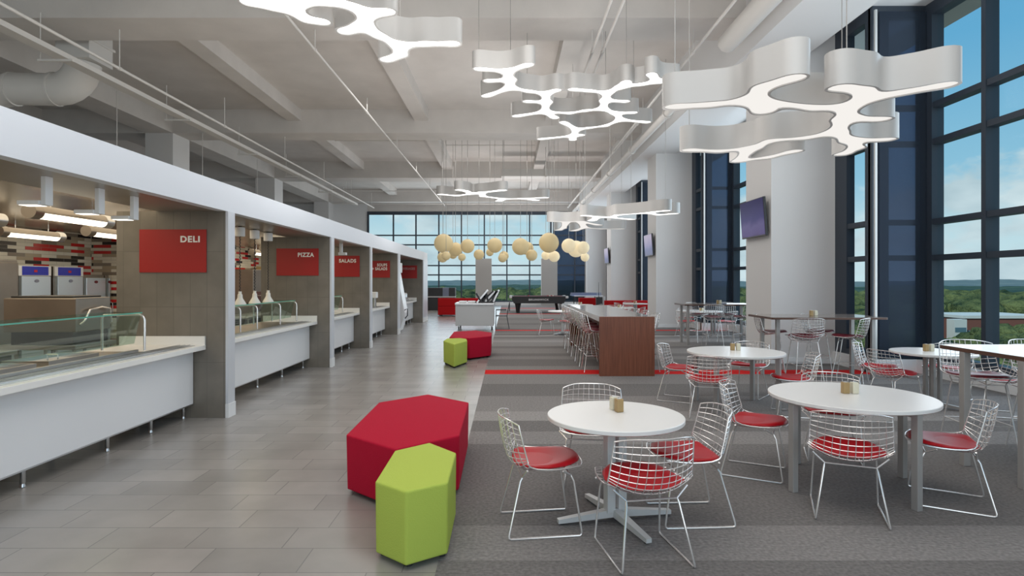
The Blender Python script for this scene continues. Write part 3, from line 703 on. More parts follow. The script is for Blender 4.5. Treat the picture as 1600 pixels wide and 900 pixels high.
# conduits around joists
for ci, (x0, x1, y, z) in enumerate(((-7.3, -3.5, 23.0, 7.6), (-2.7, 1.2, 23.3, 7.6), (-7.3, -3.5, 24.6, 7.6), (-2.7, 1.2, 25.4, 7.6), (-12.0, -7.9, 23.0, 7.6), (-9, 3, 32.5, 6.7), (-11, 4, 36.5, 6.5))):
    r = empty('conduit', ((x0 + x1) / 2, y, z), 0, 'thin conduit across the ceiling, ' + ['left middle bay, nearer run', 'centre bay behind the second beam, nearer run', 'left middle bay, farther run', 'centre bay behind the second beam, farther run', 'far left bay over the kitchen', 'long run behind the third beam', 'longest run before the far windows'][ci], 'conduit', 'cross conduits on the slab')
    h = (x1 - x0) / 2
    MB().tube([(-h, 0, HS - z), (-h, 0, 0.0), (h, 0, 0.0), (h, 0, HS - z)], 0.018, 6).build('run', M['duct'], r)

# ---------------------------------------------------------------- organic pendant lamps
def sdf_lamp(name, dz, nodes, edges, rad, lab, diff, s=0.30, cables=4, k=0.04, fat={}):
    z = H + dz; rad = rad * 1.06
    P = {i: np.array([(px - VX) / F * (F * dz / (VY - py)), F * dz / (VY - py)]) for i, (px, py) in nodes.items()}
    deg = {i: 0 for i in P}
    for a, b in edges: deg[a] += 1; deg[b] += 1
    R = {i: fat.get(i, rad * (1.12 if deg[i] == 1 else (1.05 if deg[i] > 2 else 0.86))) for i in P}
    pts = np.array(list(P.values())); lo = pts.min(0) - 0.4; hi = pts.max(0) + 0.4
    st = 0.03
    xs = np.arange(lo[0], hi[0], st); yy = np.arange(lo[1], hi[1], st)
    GX, GY = np.meshgrid(xs, yy, indexing='ij')
    acc = np.zeros_like(GX)
    for a, b in edges:
        pa, pb = P[a], P[b]; ab = pb - pa; L2 = max(1e-6, ab @ ab)
        t = np.clip(((GX - pa[0]) * ab[0] + (GY - pa[1]) * ab[1]) / L2, 0, 1)
        d = np.hypot(GX - pa[0] - t * ab[0], GY - pa[1] - t * ab[1])
        tt = 0.5 - 0.5 * np.cos(PI * t)
        ra, rb = R[a], R[b]; mid = min(ra, rb) * 0.82
        rr = ra * (1 - tt) + rb * tt; rr = rr - (np.minimum(ra, rb) - mid) * np.sin(PI * t) ** 2 * (1.0 if math.sqrt(L2) > 3 * rad else 0.3)
        acc += np.exp(-np.maximum(-3, (d - rr)) / k)
    Fd = np.minimum(-k * np.log(np.maximum(acc, 1e-30)), 0.25)
    for _ in range(6):
        Fp = np.pad(Fd, 1, mode='edge')
        Fd = (Fp[:-2, 1:-1] + Fp[2:, 1:-1] + Fp[1:-1, :-2] + Fp[1:-1, 2:] + 2 * Fp[1:-1, 1:-1]) / 6
    def contour(iso):
        V = Fd - iso; segs = {}
        nx, ny = V.shape
        def ip(i0, j0, i1, j1):
            a, b = V[i0, j0], V[i1, j1]; t = a / (a - b)
            return (xs[i0] + (xs[i1] - xs[i0]) * t, yy[j0] + (yy[j1] - yy[j0]) * t)
        ptsd = {}
        link = {}
        sgn = V < 0
        cells = np.argwhere((sgn[:-1, :-1].astype(int) + sgn[1:, :-1] + sgn[:-1, 1:] + sgn[1:, 1:]) % 4 != 0)
        for i, j in cells:
            c = [(i, j), (i + 1, j), (i + 1, j + 1), (i, j + 1)]
            cr_ = []
            for e in range(4):
                a, b = c[e], c[(e + 1) % 4]
                if sgn[a] != sgn[b]:
                    key = (min(a, b), max(a, b))
                    if key not in ptsd: ptsd[key] = ip(*key[0], *key[1])
                    cr_.append((key, sgn[a]))
            if len(cr_) == 2:
                prs = [(cr_[0][0], cr_[1][0])]
            else: prs = [(cr_[0][0], cr_[1][0]), (cr_[2][0], cr_[3][0])]
            for a, b in prs: link.setdefault(a, []).append(b); link.setdefault(b, []).append(a)
        loops = []; seen = set()
        for s0 in link:
            if s0 in seen: continue
            lp = [s0]; seen.add(s0); cur = s0
            while True:
                nx_ = [q for q in link[cur] if q not in seen]
                if not nx_: break
                cur = nx_[0]; seen.add(cur); lp.append(cur)
            if len(lp) > 12:
                q = np.array([ptsd[p] for p in lp])
                for _ in range(3): q = 0.5 * q + 0.25 * (np.roll(q, 1, 0) + np.roll(q, -1, 0))
                loops.append(q[::2] if len(q) > 40 else q)
        return loops
    outer = contour(0.0); inner = contour(-0.022)
    c0 = pts.mean(0)
    root = empty(name, (c0[0], c0[1], z), 0, lab, 'lamp', 'white branching pendant lamps')
    o1 = [q - c0 for q in outer]; i1 = [q - c0 for q in inner]
    curve_mesh('housing', o1 + i1, s, M['lamp_shell'], 0.0, root)
    curve_mesh('top_cover', o1, 0.012, M['lamp_shell'], s, root)
    curve_mesh('diffuser', i1, 0.006, diff, 0.012, root)
    ends = [i for i in P if deg[i] != 2]
    for i in ends[::max(1, len(ends) // cables)][:cables + 2]:
        p = P[i] - c0
        top = HB - z if False else (HS - z)
        MB().tube([(p[0], p[1], s + 0.012), (p[0], p[1], top)], 0.006, 5).build('suspension_cable', M['greymetal'], root)
    return root
def zf(ox, oy, s): return lambda x, y: (ox + x / s, oy + y / s)
q = zf(1020, 40, 3.3333)
n3 = {'a': q(115, 425), 'b': q(300, 414), 'c': q(510, 392), 'd': q(580, 320), 'e': q(735, 275), 'f': q(580, 450), 'g': q(860, 432), 'h': q(1010, 425), 'i': q(1130, 380),
      'j': q(1090, 338), 'k': q(975, 325), 'l': q(1300, 350), 'm': q(1520, 312), 'n': q(1010, 485), 'o': q(1190, 490), 'p': q(945, 560), 'r': q(790, 588), 's': q(620, 600),
      't': q(510, 640), 'u': q(350, 656), 'v': q(190, 650), 'w': q(445, 708), 'x': q(590, 690), 'y': q(740, 655), 'z': q(1040, 600), 'A': q(1220, 595), 'B': q(1060, 640), 'D': q(985, 672)}
sdf_lamp('pendant_lamp', 1.744, n3, [tuple(e) for e in 'ab bc cd de cf cg gh hi ij jk il lm hn no np pr rs st tu uv tw wx xy pz zA zB BD'.split()], 0.115,
         'large white branching pendant lamp by the right windows', M['lamp_diff_dim'])
q = zf(720, 40, 4)
n2 = dict(a=q(112, 272), b=q(290, 285), c=q(425, 245), d=q(305, 340), e=q(172, 346), f=q(310, 390), g=q(157, 442), h=q(430, 412), i=q(530, 425), j=q(598, 405), k=q(535, 480), l=q(415, 475),
          m=q(525, 540), n=q(345, 567), o=q(590, 578), p=q(680, 548), r=q(780, 532), s=q(885, 522), t=q(905, 468), u=q(1030, 475), v=q(915, 420), w=q(800, 408), x=q(700, 400), y=q(1000, 385),
          z=q(1035, 352), A=q(1130, 368), B=q(1230, 350), D=q(1190, 305), E=q(1330, 350), J=q(970, 548), K=q(1080, 545), N=q(1000, 590), O=q(1165, 605), Q=q(900, 628), R=q(800, 640), S=q(725, 650),
          T=q(640, 605), U=q(700, 690), V=q(755, 685), W=q(500, 710), Y=q(700, 715))
sdf_lamp('pendant_lamp', 3.87, n2, [tuple(e) for e in 'ab bc bd de df fg fh hi ij ik kl km mn mo mp pr rs st tu tv vw wx vy yz yA AB BD BE sJ JK JN NO NQ QR RS ST SU UV UW UY'.split()], 0.11,
         'glowing many-armed white pendant lamp over the ceiling centre', M['lamp_diff'], cables=6)
q = zf(360, 0, 4)
n1 = dict(a=q(110, 15), b=q(280, 40), c=q(400, 75), d=q(480, 125), e=q(575, 138), f=q(420, 20), g=q(600, 5), h=q(760, 40), i=q(860, 85), j=q(985, 75), k=q(830, 165), l=q(715, 200), m=q(930, 225),
          n=q(1060, 285), o=q(1220, 275), p=q(1395, 275), r=q(1065, 345), s=q(975, 375), t=q(300, -80), u=q(150, -130), v=q(420, -180), w=q(700, -120), x=q(880, -90), y=q(640, -230))
sdf_lamp('pendant_lamp', 3.16, n1, [tuple(e) for e in 'ab bc cd de bf fg gh hi ij ik kl km mn no op nr rs ft tu tv gw wx wy'.split()], 0.108,
         'glowing white pendant lamp cut by the top edge of the photo', M['lamp_diff'], cables=5)
n4 = dict(a=(914, 337), b=(935, 339), c=(953, 340), d=(966, 336), e=(1012, 333), f=(1024, 331), g=(1040, 329.5), h=(1030, 336), i=(1053, 334), j=(986, 343), k=(925, 345))
sdf_lamp('pendant_lamp', 1.96, n4, [tuple(e) for e in 'ab bc cd de ef fg eh hi cj bk'.split()], 0.15, 'white pendant lamp before the second window column', M['lamp_diff'], cables=3)
n6 = dict(a=(862, 346), b=(885, 347), c=(906, 346), d=(936, 352), e=(880, 357), f=(872, 360), g=(914, 356), h=(941, 358), i=(971, 358), j=(896, 361))
sdf_lamp('pendant_lamp', 1.96, n6, [tuple(e) for e in 'ab bc cd be ef cg gh hi gj'.split()], 0.15, 'white pendant lamp lower left of its neighbour, above the globes', M['lamp_diff_dim'], cables=3)
n5 = dict(a=(690, 304), b=(713, 306), c=(738, 303), d=(727, 298.5), e=(718, 297), f=(752, 301), g=(785, 297.5), h=(755, 307), i=(787, 311), j=(780, 314), k=(818, 310.5), l=(851, 309), m=(837, 313))
sdf_lamp('pendant_lamp', 3.26, n5, [tuple(e) for e in 'ab bc cd de cf fg fh hi ij ik kl km'.split()], 0.17, 'small distant pendant lamp above the far windows', M['lamp_diff'], cables=2)

# globes
balls = [(693, 380.3, 14.8), (691.5, 402, 8.2), (697, 399.8, 7), (711.7, 389.7, 10.9), (707.8, 397.5, 7), (730.4, 384.6, 11.0), (721.8, 402, 5.9), (748.3, 397.8, 8.2), (773, 383.4, 11.7), (765.4, 394.3, 6),
         (787.3, 400, 7.5), (785.3, 403, 7), (813.3, 385.3, 13.3), (823.3, 388, 10.4), (830.7, 398.7, 9), (857.6, 379.3, 15.6), (852.7, 399.2, 6.9), (866, 400.7, 8.7), (888.7, 384, 11.3), (900, 389, 13), (911, 387, 10), (914, 402, 6.7)]
gl = ['large cream globe at the left end of the cluster', 'small cream globe under the leftmost large one', 'second small cream globe under the leftmost large one', 'medium cream globe right of the leftmost large one',
      'cream globe tucked below the second one from the left', 'round cream globe third of the upper row from the left', 'tiny cream globe hanging below the third upper globe', 'lone small cream globe above the left grey pier',
      'cream globe in the middle of the cluster', 'tiny cream globe peeking behind the middle one', 'small cream globe, upper of the low pair right of middle', 'small cream globe, lower of the low pair right of middle',
      'large cream globe left of a partly hidden one', 'cream globe half hidden behind a large one', 'cream globe low right of the hidden one', 'largest cream globe, above the right grey pier',
      'small pale globe under the largest one, left', 'small pale globe under the largest one, right', 'bright cream globe leftmost before the dark shade', 'bright large cream globe before the dark shade',
      'bright cream globe upper right before the dark shade', 'small bright cream globe lowest at the right end']
for i, (px, py, rp) in enumerate(balls):
    d = 24.0 + [0, 1.3, -1.2, 1.0, 2.2, 0.4, 0, 0.5, 0, 1.2, 0, -0.9, -0.6, 1.0, -0.3, 0, 1.2, 0.8, 0.2, 1.6, 0.2, 0.9][i]
    r_ = rp / F * d
    o = empty('globe_pendant', (X(px, d), d, Z(py, d)), 0, gl[i], 'pendant lamp', 'cream globe pendants')
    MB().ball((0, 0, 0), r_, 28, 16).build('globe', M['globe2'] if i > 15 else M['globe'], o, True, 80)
    MB().lathe([(r_ * 0.28, r_ * 0.955), (r_ * 0.20, r_ * 1.0), (0.02, r_ * 1.05)], (0, 0, 0), 14).build('cap', M['greymetal'], o, True)
    MB().tube([(0, 0, r_), (0, 0, HS - Z(py, d))], 0.008, 5).build('cord', M['greymetal'], o)

# ---------------------------------------------------------------- wire chairs
prof = [(.27, .462), (.22, .456), (.15, .440), (.07, .424), (0.0, .412), (-.07, .405), (-.135, .408), (-.19, .432), (-.225, .478), (-.245, .535), (-.26, .595), (-.272, .655), (-.282, .715), (-.290, .775)]
wid = [.200, .228, .248, .258, .263, .266, .267, .266, .263, .260, .257, .253, .248, .242]
lift = [.005, .012, .022, .034, .048, .062, .078, .094, .102, .104, .104, .102, .098, .094]
def samp(arr, t):
    t = max(0, min(1, t)) * (len(arr) - 1); i = min(int(t), len(arr) - 2); f = t - i
    a, b = arr[i], arr[i + 1]
    if isinstance(a, tuple): return tuple(x + (y - x) * f for x, y in zip(a, b))
    return a + (b - a) * f
def S(u, v, off=0.0, dz=0.0):
    if v > 0.8: v = v - (v - 0.8) * 0.26 * abs(u) ** 3.5
    if v < 0.15: v = v + (0.15 - v) * 0.45 * abs(u) ** 3
    y, z = samp(prof, v); wv = samp(wid, v); lf = samp(lift, v)
    y1, z1 = samp(prof, v + 0.02); y0, z0 = samp(prof, v - 0.02)
    ty, tz = y1 - y0, z1 - z0; l = math.hypot(ty, tz) or 1; ny, nz_ = tz / l, -ty / l
    if nz_ < 0 and v < 0.5: ny, nz_ = -ny, -nz_
    if v >= 0.5 and ny < 0: ny, nz_ = -ny, -nz_
    k_ = lf * abs(u) ** 2.2 + off
    return (u * wv, y + ny * k_, z + nz_ * k_ + dz)
def shell(dz, nu=11, nv=17):
    mb = MB()
    for i in range(1, nu):
        u = -1 + 2 * i / nu
        mb.tube([S(u, t / 26, 0, dz) for t in range(27)], 0.0029, 4, caps=False)
    for j in range(1, nv):
        v = j / nv
        mb.tube([S(-1 + t / 8, v, 0, dz) for t in range(17)], 0.0029, 4, caps=False)
    rim = [S(-1 + t / 10, 0, 0, dz) for t in range(20)] + [S(1, t / 26, 0, dz) for t in range(26)] + [S(1 - t / 10, 1, 0, dz) for t in range(20)] + [S(-1, 1 - t / 26, 0, dz) for t in range(26)]
    mb.tube(rim, 0.0050, 6, closed=True)
    return mb
def pad(dz):
    vs = []; fs = []; n = 14; k_ = 28
    def P(rho, a, off):
        c, s_ = math.cos(a), math.sin(a); e = 0.62
        uu = (abs(c) ** e) * (1 if c > 0 else -1) * rho; vv = (abs(s_) ** e) * (1 if s_ > 0 else -1) * rho
        v = 0.285 + vv * 0.275; u = uu * (0.90 - 0.10 * max(0, -vv))
        return S(u, v, off, dz)
    rows = [(1.0, 0.008), (1.0, 0.018), (0.93, 0.030), (0.75, 0.036), (0.5, 0.038), (0.25, 0.037)]
    for rho, off in rows:
        for j in range(k_): vs.append(P(rho, 2 * PI * j / k_, off))
    for i in range(len(rows) - 1):
        for j in range(k_): fs.append((i * k_ + j, i * k_ + (j + 1) % k_, (i + 1) * k_ + (j + 1) % k_, (i + 1) * k_ + j))
    vs.append(P(0, 0, 0.037)); c = len(vs) - 1; b = (len(rows) - 1) * k_
    for j in range(k_): fs.append((b + j, b + (j + 1) % k_, c))
    fs.append(tuple(range(k_))[::-1])
    return MB().add(vs, fs)
def make_chair():
    root = empty('wire_chair', (0, 0, 0), 0, 'chrome wire chair with red seat pad', 'chair', 'chrome wire chairs with red pads')
    shell(0).build('wire_shell', M['chrome'], root, True); pad(0).build('seat_pad', M['redpad'], root, True, 60)
    for s in (-1, 1):
        MB().tube([(s * .262, .10, .447), (s * .20, .165, .40), (s * .205, .185, .36), (s * .222, .235, .03), (s * .223, .232, .014), (s * .223, .222, .0075), (s * .223, -.235, .0075), (s * .223, -.246, .014),
                   (s * .220, -.248, .03), (s * .165, -.165, .36), (s * .16, -.15, .385), (s * .235, -.13, .45)], 0.0068, 8).build('leg', M['chrome'], root, True)
    MB().tube([(-.20, .165, .40), (.20, .165, .40)], 0.006).build('cross_bar', M['chrome'], root, True)
    MB().tube([(-.16, -.15, .385), (.16, -.15, .385)], 0.006).build('cross_bar', M['chrome'], root, True)
    return root
def make_stool():
    root = empty('wire_bar_stool', (0, 0, 0), 0, 'chrome wire bar stool', 'bar stool', 'chrome wire bar stools with dark red pads')
    dz = 0.30
    shell(dz, 10, 16).build('wire_shell', M['chrome'], root, True); pad(dz).build('seat_pad', M['maroon'], root, True, 60)
    for sx in (-1, 1):
        for sy in (-1, 1):
            MB().tube([(sx * .21, sy * .10 + .02, .735), (sx * .155, sy * .14, .68), (sx * .225, sy * .235, .0)], 0.0075, 8).build('leg', M['chrome'], root, True)
    for sy in (-1, 1): MB().tube([(-.155, sy * .14, .68), (.155, sy * .14, .68)], 0.006).build('cross_bar', M['chrome'], root)
    z = 0.30; a, b = .194, .193
    MB().tube([(-a, b, z), (a, b, z), (a, -b, z), (-a, -b, z)], 0.006, 6, closed=True).build('foot_ring', M['chrome'], root)
    return root
chair = make_chair(); stool = make_stool()
def put_chair(x, y, head, lab, grp): return place(chair, (x, y, 0), math.radians(head - 90), lab, None, grp)
def put_stool(x, y, head, lab, grp): return place(stool, (x, y, 0), math.radians(head - 90), lab, None, grp)

# ---------------------------------------------------------------- tables
def top_disc(R, z0, z1): return MB().lathe([(R - 0.012, z0), (R, z0 + 0.008), (R, z1 - 0.004), (R - 0.004, z1)], (0, 0, 0), 72)
def round_table(x, y, R, ang, lab, rl=None):
    root = empty('round_table', (x, y, 0), 0, lab, 'table', 'round white dining tables'); rl = rl or R - 0.06
    top_disc(R, 0.705, 0.74).build('tabletop', M['tabletop'], root, True)
    for q_ in range(4):
        a = math.radians(ang + 90 * q_)
        Mx = Matrix.Translation((rl * math.cos(a), rl * math.sin(a), 0)) @ Matrix.Rotation(a, 4, 'Z')
        MB().rbox(-0.026, 0.026, -0.026, 0.026, 0.0, 0.705, 0.004, Mx).build('leg', M['greymetal'], root)
    ap = MB()
    for q_ in range(2):
        a = math.radians(ang + 90 * q_); Mx = Matrix.Rotation(a, 4, 'Z'); ap.box(-rl, rl, -0.015, 0.015, 0.675, 0.705, Mx)
    ap.build('under_frame', M['greymetal'], root)
    return root
def pedestal_table(x, y, R, ang, lab, twin=0.045, cw=0.032, m='lightmetal', fl_=0.42, ncol=2):
    root = empty('pedestal_table', (x, y, 0), 0, lab, 'table', 'round white pedestal tables')
    top_disc(R, 0.705, 0.74).build('tabletop', M['tabletop'], root, True)
    cols = [(-twin, 0), (twin, 0)] if ncol == 2 else [(-twin, -twin), (twin, -twin), (-twin, twin), (twin, twin)]
    for cx, cy_ in cols:
        MB().rbox(cx - cw, cx + cw, cy_ - cw, cy_ + cw, 0.06, 0.705, 0.006, Matrix.Rotation(math.radians(ang[0] if ncol == 2 else ang[0]), 4, 'Z')).build('column', M[m], root)
    MB().box(-0.2, 0.2, -0.2, 0.2, 0.69, 0.705).build('mounting_plate', M[m], root)
    for q_ in range(4):
        a = math.radians(ang[1] + 90 * q_ + (8 if q_ % 2 else 0)); Mx = Matrix.Rotation(a, 4, 'Z')
        mb = MB(); v = [(0.0, -0.03, 0.03), (0.0, 0.03, 0.03), (0.0, 0.03, 0.085), (0.0, -0.03, 0.085), (fl_, -0.02, 0.012), (fl_, 0.02, 0.012), (fl_, 0.02, 0.04), (fl_, -0.02, 0.04)]
        mb.add([Mx @ Vector(p) for p in v], [(0, 1, 5, 4), (1, 2, 6, 5), (2, 3, 7, 6), (3, 0, 4, 7), (4, 5, 6, 7), (3, 2, 1, 0)])
        ft = mb.build('foot', M[m], root)
        MB().lathe([(0.014, 0), (0.014, 0.013)], tuple(Mx @ Vector((fl_ - 0.03, 0, 0))), 10).build('glide', M['rubber'], ft)
    return root
def shakers(x, y, z, lab, a=0.0, size=1.0):
    for k_, (nm, m) in enumerate((('pepper_shaker', 'tan'), ('salt_shaker', 'cream'))):
        dx = (-0.038 if k_ == 0 else 0.038)
        o = MB().rbox(-0.026, 0.026, -0.026, 0.026, 0.0, 0.095, 0.008).build(nm, M[m]); o.location = (x + dx * math.cos(a), y + dx * math.sin(a), z); o.rotation_euler = (0, 0, a)
        tag(o, ('tan ' if k_ == 0 else 'cream ') + 'square ' + ('pepper' if k_ == 0 else 'salt') + ' shaker ' + lab, 'shaker', 'shakers on the tables')
        MB().lathe([(0.016, 0.095), (0.016, 0.098)], (0, 0, 0), 12).build('cap', M['lightmetal'], o)

# the nearest pedestal table and its four chairs
pedestal_table(0.757, 4.10, 0.475, (20, 12), 'nearest round white pedestal table with four red-padded chairs')
shakers(X(962, 4.25), 4.22, 0.74, 'on the nearest white table', PI / 2 + .3)
g = 'chairs around the nearest table'
put_chair(0.225, 4.02, 8, 'chrome wire chair with red pad, left of the nearest table', g)
put_chair(0.83, 3.60, 100, 'chrome wire chair with red pad in front of the nearest table, back to the camera', g)
put_chair(1.29, 4.17, 183, 'chrome wire chair with red pad, right of the nearest table', g)
put_chair(0.70, 4.85, 262, 'chrome wire chair with red pad behind the nearest table', g)
# big round table at right
round_table(2.83, 4.815, 0.62, 17, 'large round white table with grey legs at front right', 0.575)
shakers(X(1330, 4.85), 4.87, 0.74, 'on the large front right table')
g = 'chairs around the large front right table'
put_chair(2.17, 5.12, -28, 'wire chair with red pad at the left of the large front right table', g)
put_chair(2.47, 4.23, 66, 'wire chair with red pad before the large front right table, back to the camera', g)
put_chair(3.36, 4.44, 150, 'wire chair with red pad at the right of the large front right table', g)
put_chair(3.08, 5.52, 247, 'wire chair behind the large front right table, mostly hidden', g)
# middle round table
round_table(3.05, 7.8, 0.62, 45, 'round white table in the middle, right of the walnut high table', 0.56)
shakers(X(1149, 7.9), 7.9, 0.74, 'on the middle round table')
g = 'chairs around the middle round table'
put_chair(2.42, 8.25, -28, 'wire chair with red pad at the left of the middle round table', g)
put_chair(2.50, 7.25, 72, 'wire chair with red pad at the front of the middle round table', g)
put_chair(3.50, 8.50, 230, 'wire chair with red pad behind the middle round table', g)
put_chair(3.62, 7.35, 165, 'wire chair with red pad at the right of the middle round table', g)
# small table by the window
pedestal_table(5.67, 7.77, 0.49, (15, 30), 'round white pedestal table by the right window', 0.055, 0.022, 'greymetal', 0.36, 4)
shakers(X(1451, 7.8), 7.8, 0.74, 'on the pedestal table by the window')
g = 'chairs around the table by the right window'
put_chair(5.12, 7.72, 15, 'wire chair with dark red pad, left of the window pedestal table, nearer one', g)
put_chair(5.28, 8.35, -35, 'wire chair with red pad, left of the window pedestal table, farther one', g)
put_chair(6.22, 8.25, 215, 'wire chair with red pad against the window behind the pedestal table', g)
put_chair(6.15, 7.32, 160, 'wire chair with red pad right of the window pedestal table', g)

def high_table(x0, x1, y0, y1, lab, lx, ly, ztop=1.07):
    root = empty('high_table', ((x0 + x1) / 2, (y0 + y1) / 2, 0), 0, lab, 'high table', 'high tables with grey legs'); cx = (x0 + x1) / 2; cy = (y0 + y1) / 2
    poly = []
    hx, hy = (x1 - x0) / 2, (y1 - y0) / 2; r_ = 0.03
    for (sx, sy, a0) in ((1, 1, 0), (-1, 1, 90), (-1, -1, 180), (1, -1, 270)):
        for q_ in range(5):
            a = math.radians(a0 + q_ * 22.5); poly.append((sx * (hx - r_) + r_ * math.cos(a), sy * (hy - r_) + r_ * math.sin(a)))
    MB().prism(poly, ztop - 0.036, ztop - 0.003).build('table_edge', M['walnutedge'], root)
    MB().prism([(a * 0.998, b * 0.998) for a, b in poly], ztop - 0.003, ztop).build('table_surface', M['darktop'], root)
    for x in lx:
        for y in ly:
            MB().rbox(x - cx - 0.03, x - cx + 0.03, y - cy - 0.03, y - cy + 0.03, 0, ztop - 0.036, 0.004).build('leg', M['greymetal'], root)
    return root
high_table(4.42, 6.36, 9.72, 10.72, 'high dark-topped table before the nearest window column', (4.60, 6.22), (9.92, 10.52))
shakers(X(1271, 10.2), 10.2, 1.07, 'on the high table by the nearest column')
g = 'bar stools at the high table by the nearest column'
put_stool(4.80, 10.62, -22, 'wire bar stool at the left rear of the high table by the nearest column', g)
put_stool(4.93, 9.68, 85, 'wire bar stool at the left front of the high table by the nearest column', g)
put_stool(5.70, 10.70, -28, 'wire bar stool at the right rear of the high table by the nearest column', g)
put_stool(5.70, 9.70, 140, 'wire bar stool at the right front of the high table by the nearest column', g)
high_table(4.14, 6.0, 4.52, 5.60, 'high dark-topped table cut by the right edge of the photo', (4.17, 5.85), (4.70, 5.31))
g = 'bar stools at the high table on the right edge'
put_stool(4.62, 5.72, 262, 'wire bar stool behind the right edge high table', g)
put_stool(5.35, 5.75, 275, 'second wire bar stool behind the right edge high table, nearer the window', g)
high_table(4.62, 6.55, 15.15, 16.15, 'high dark-topped table in the second window bay', (4.76, 6.4), (15.35, 15.95))
shakers(X(1123.5, 15.6), 15.6, 1.07, 'on the high table of the second bay')
g = 'bar stools at the high table of the second bay'
put_stool(5.25, 16.15, -60, 'distant wire bar stool, left rear at the second bay high table', g)
put_stool(5.28, 15.0, 85, 'distant wire bar stool, left front at the second bay high table', g)
put_stool(6.05, 16.15, 250, 'distant wire bar stool, right rear at the second bay high table', g)
put_stool(6.10, 15.0, 120, 'distant wire bar stool, right front at the second bay high table', g)
round_table(6.05, 18.4, 0.70, 20, 'round white table deep in the second window bay', 0.6)
shakers(X(1096, 18.3), 18.3, 0.74, 'on the round table deep in the second bay')
g = 'chairs in the second window bay'
put_chair(5.42, 17.68, 40, 'distant wire chair left of the round table in the second bay', g)
put_chair(6.62, 17.55, 120, 'distant wire chair right of the round table in the second bay', g)
put_chair(5.95, 19.35, 268, 'distant wire chair behind the round table in the second bay', g)

# communal walnut table
XL, XR = X(937, 10.27), X(1023, 10.27); zt = Z(495, 10.27)
ct = empty('communal_table', ((XL + XR) / 2, 12.75, 0), 0, 'long high communal table with walnut end panel and grey top', 'table')
hx = (XR - XL) / 2
MB().rbox(-hx, hx, -2.48, -2.40, 0.0, zt, 0.003).build('end_panel', M['walnut'], ct)
MB().rbox(-hx, hx, 2.40, 2.48, 0.0, zt, 0.003).build('end_panel', M['walnut'], ct)
MB().box(-hx, hx, -2.40, 2.40, zt - 0.004, zt).build('top_surface', M['greytop'], ct)
MB().box(-hx, hx, -2.40, 2.40, zt - 0.09, zt - 0.004).build('top_edge', M['lightmetal'], ct)
MB().box(-0.18, 0.18, -2.40, 2.40, 0.0, zt - 0.09).build('spine_panel', M['walnut'], ct)
ordn = ['nearest', 'second', 'third', 'fourth', 'fifth', 'farthest']
for q_ in range(6):
    put_stool(XL + 0.02, 10.92 + 0.74 * q_, 0, 'wire bar stool on the left side of the walnut communal table, %s' % ordn[q_], 'bar stools at the communal table')
for q_ in range(5):
    put_stool(XR - 0.02 , 10.98 + 0.85 * q_, 180, 'wire bar stool on the right side of the walnut communal table, %s' % ordn[q_ if q_ < 4 else 5], 'bar stools at the communal table')

# distant small tables
pedestal_table(1.73, 18.3, 0.46, (80, 35), 'small distant white table left behind the communal table', fl_=0.36)
shakers(1.78, 18.3, 0.74, 'on the small distant white table')
g = 'chairs around the small distant table'
put_chair(1.20, 18.25, 5, 'distant wire chair facing right, left of the small white table', g)
put_chair(1.82, 17.6, 110, 'distant wire chair in front of the small white table', g)
put_chair(2.05, 18.9, 215, 'distant wire chair behind the small white table', g)
for (x, y, R, lab) in ((2.9, 23.2, 0.5, 'far white table left of the red sofa'), (4.0, 20.8, 0.5, 'far white table before the red sofa'), (5.35, 24.4, 0.5, 'far white table at the third column')):
    pedestal_table(x, y, R, (20, 30), lab, fl_=0.36)
    gg = 'chairs at the far white tables'
    put_chair(x - 0.62, y - 0.2, 15, 'far wire chair on the left of the ' + lab, gg)
    put_chair(x + 0.55, y - 0.35, 150, 'far wire chair on the right of the ' + lab, gg)
    put_chair(x - 0.1, y + 0.65, 270, 'far wire chair behind the ' + lab, gg)
    shakers(x, y, 0.74, 'on the ' + lab)

# ---------------------------------------------------------------- poufs
def pouf(name, top, m, lab, grp, ztop=0.47, cx=None, rot=0, loc=None):
    pts = [Vector((*G(px, py, ztop), 0)) for px, py in top]
    return pts
def build_pouf(pts, m, lab, grp, ztop=0.47):
    c = sum(pts, Vector((0, 0, 0))) / len(pts)
    root = empty('hexagonal_pouf', (c.x, c.y, 0), 0, lab, 'pouf', grp)
    import bmesh
    bm = bmesh.new()
    p = [q_ - c for q_ in pts]
    a = sum(p[i].x * p[(i + 1) % len(p)].y - p[(i + 1) % len(p)].x * p[i].y for i in range(len(p)))
    if a < 0: p = p[::-1]
    lo = [bm.verts.new((q_.x * 0.985, q_.y * 0.985, 0.035)) for q_ in p]; hi = [bm.verts.new((q_.x, q_.y, ztop)) for q_ in p]
    n = len(p); bm.faces.new(lo[::-1]); bm.faces.new(hi)
    for i in range(n): bm.faces.new((lo[i], lo[(i + 1) % n], hi[(i + 1) % n], hi[i]))
    bmesh.ops.bevel(bm, geom=bm.edges[:], offset=0.018, segments=4, affect='EDGES', profile=0.6)
    bmesh.ops.recalc_face_normals(bm, faces=bm.faces[:])
    me = bpy.data.meshes.new('cushion'); bm.to_mesh(me); bm.free(); me.materials.append(m)
    me.polygons.foreach_set('use_smooth', [True] * len(me.polygons)); me.set_sharp_from_angle(angle=math.radians(50))
    o = bpy.data.objects.new('cushion', me); C.objects.link(o); o.parent = root
    for i, q_ in enumerate(p):
        MB().lathe([(0.022, 0), (0.024, 0.004), (0.02, 0.036)], (q_.x * 0.80, q_.y * 0.80, 0), 12).build('foot', M['rubber'], root)
    return root
gp = [Vector((*G(a, b, 0.47), 0)) for a, b in ((586, 752), (633.7, 768), (700, 753.6), (713, 707), (671.6, 691), (616.5, 703.7))]
rp = [Vector((*G(a, b, 0.47), 0)) for a, b in ((540.7, 679), (618, 702), (718, 680), (732.5, 628.6), (669, 615.8), (591.6, 628.6))]
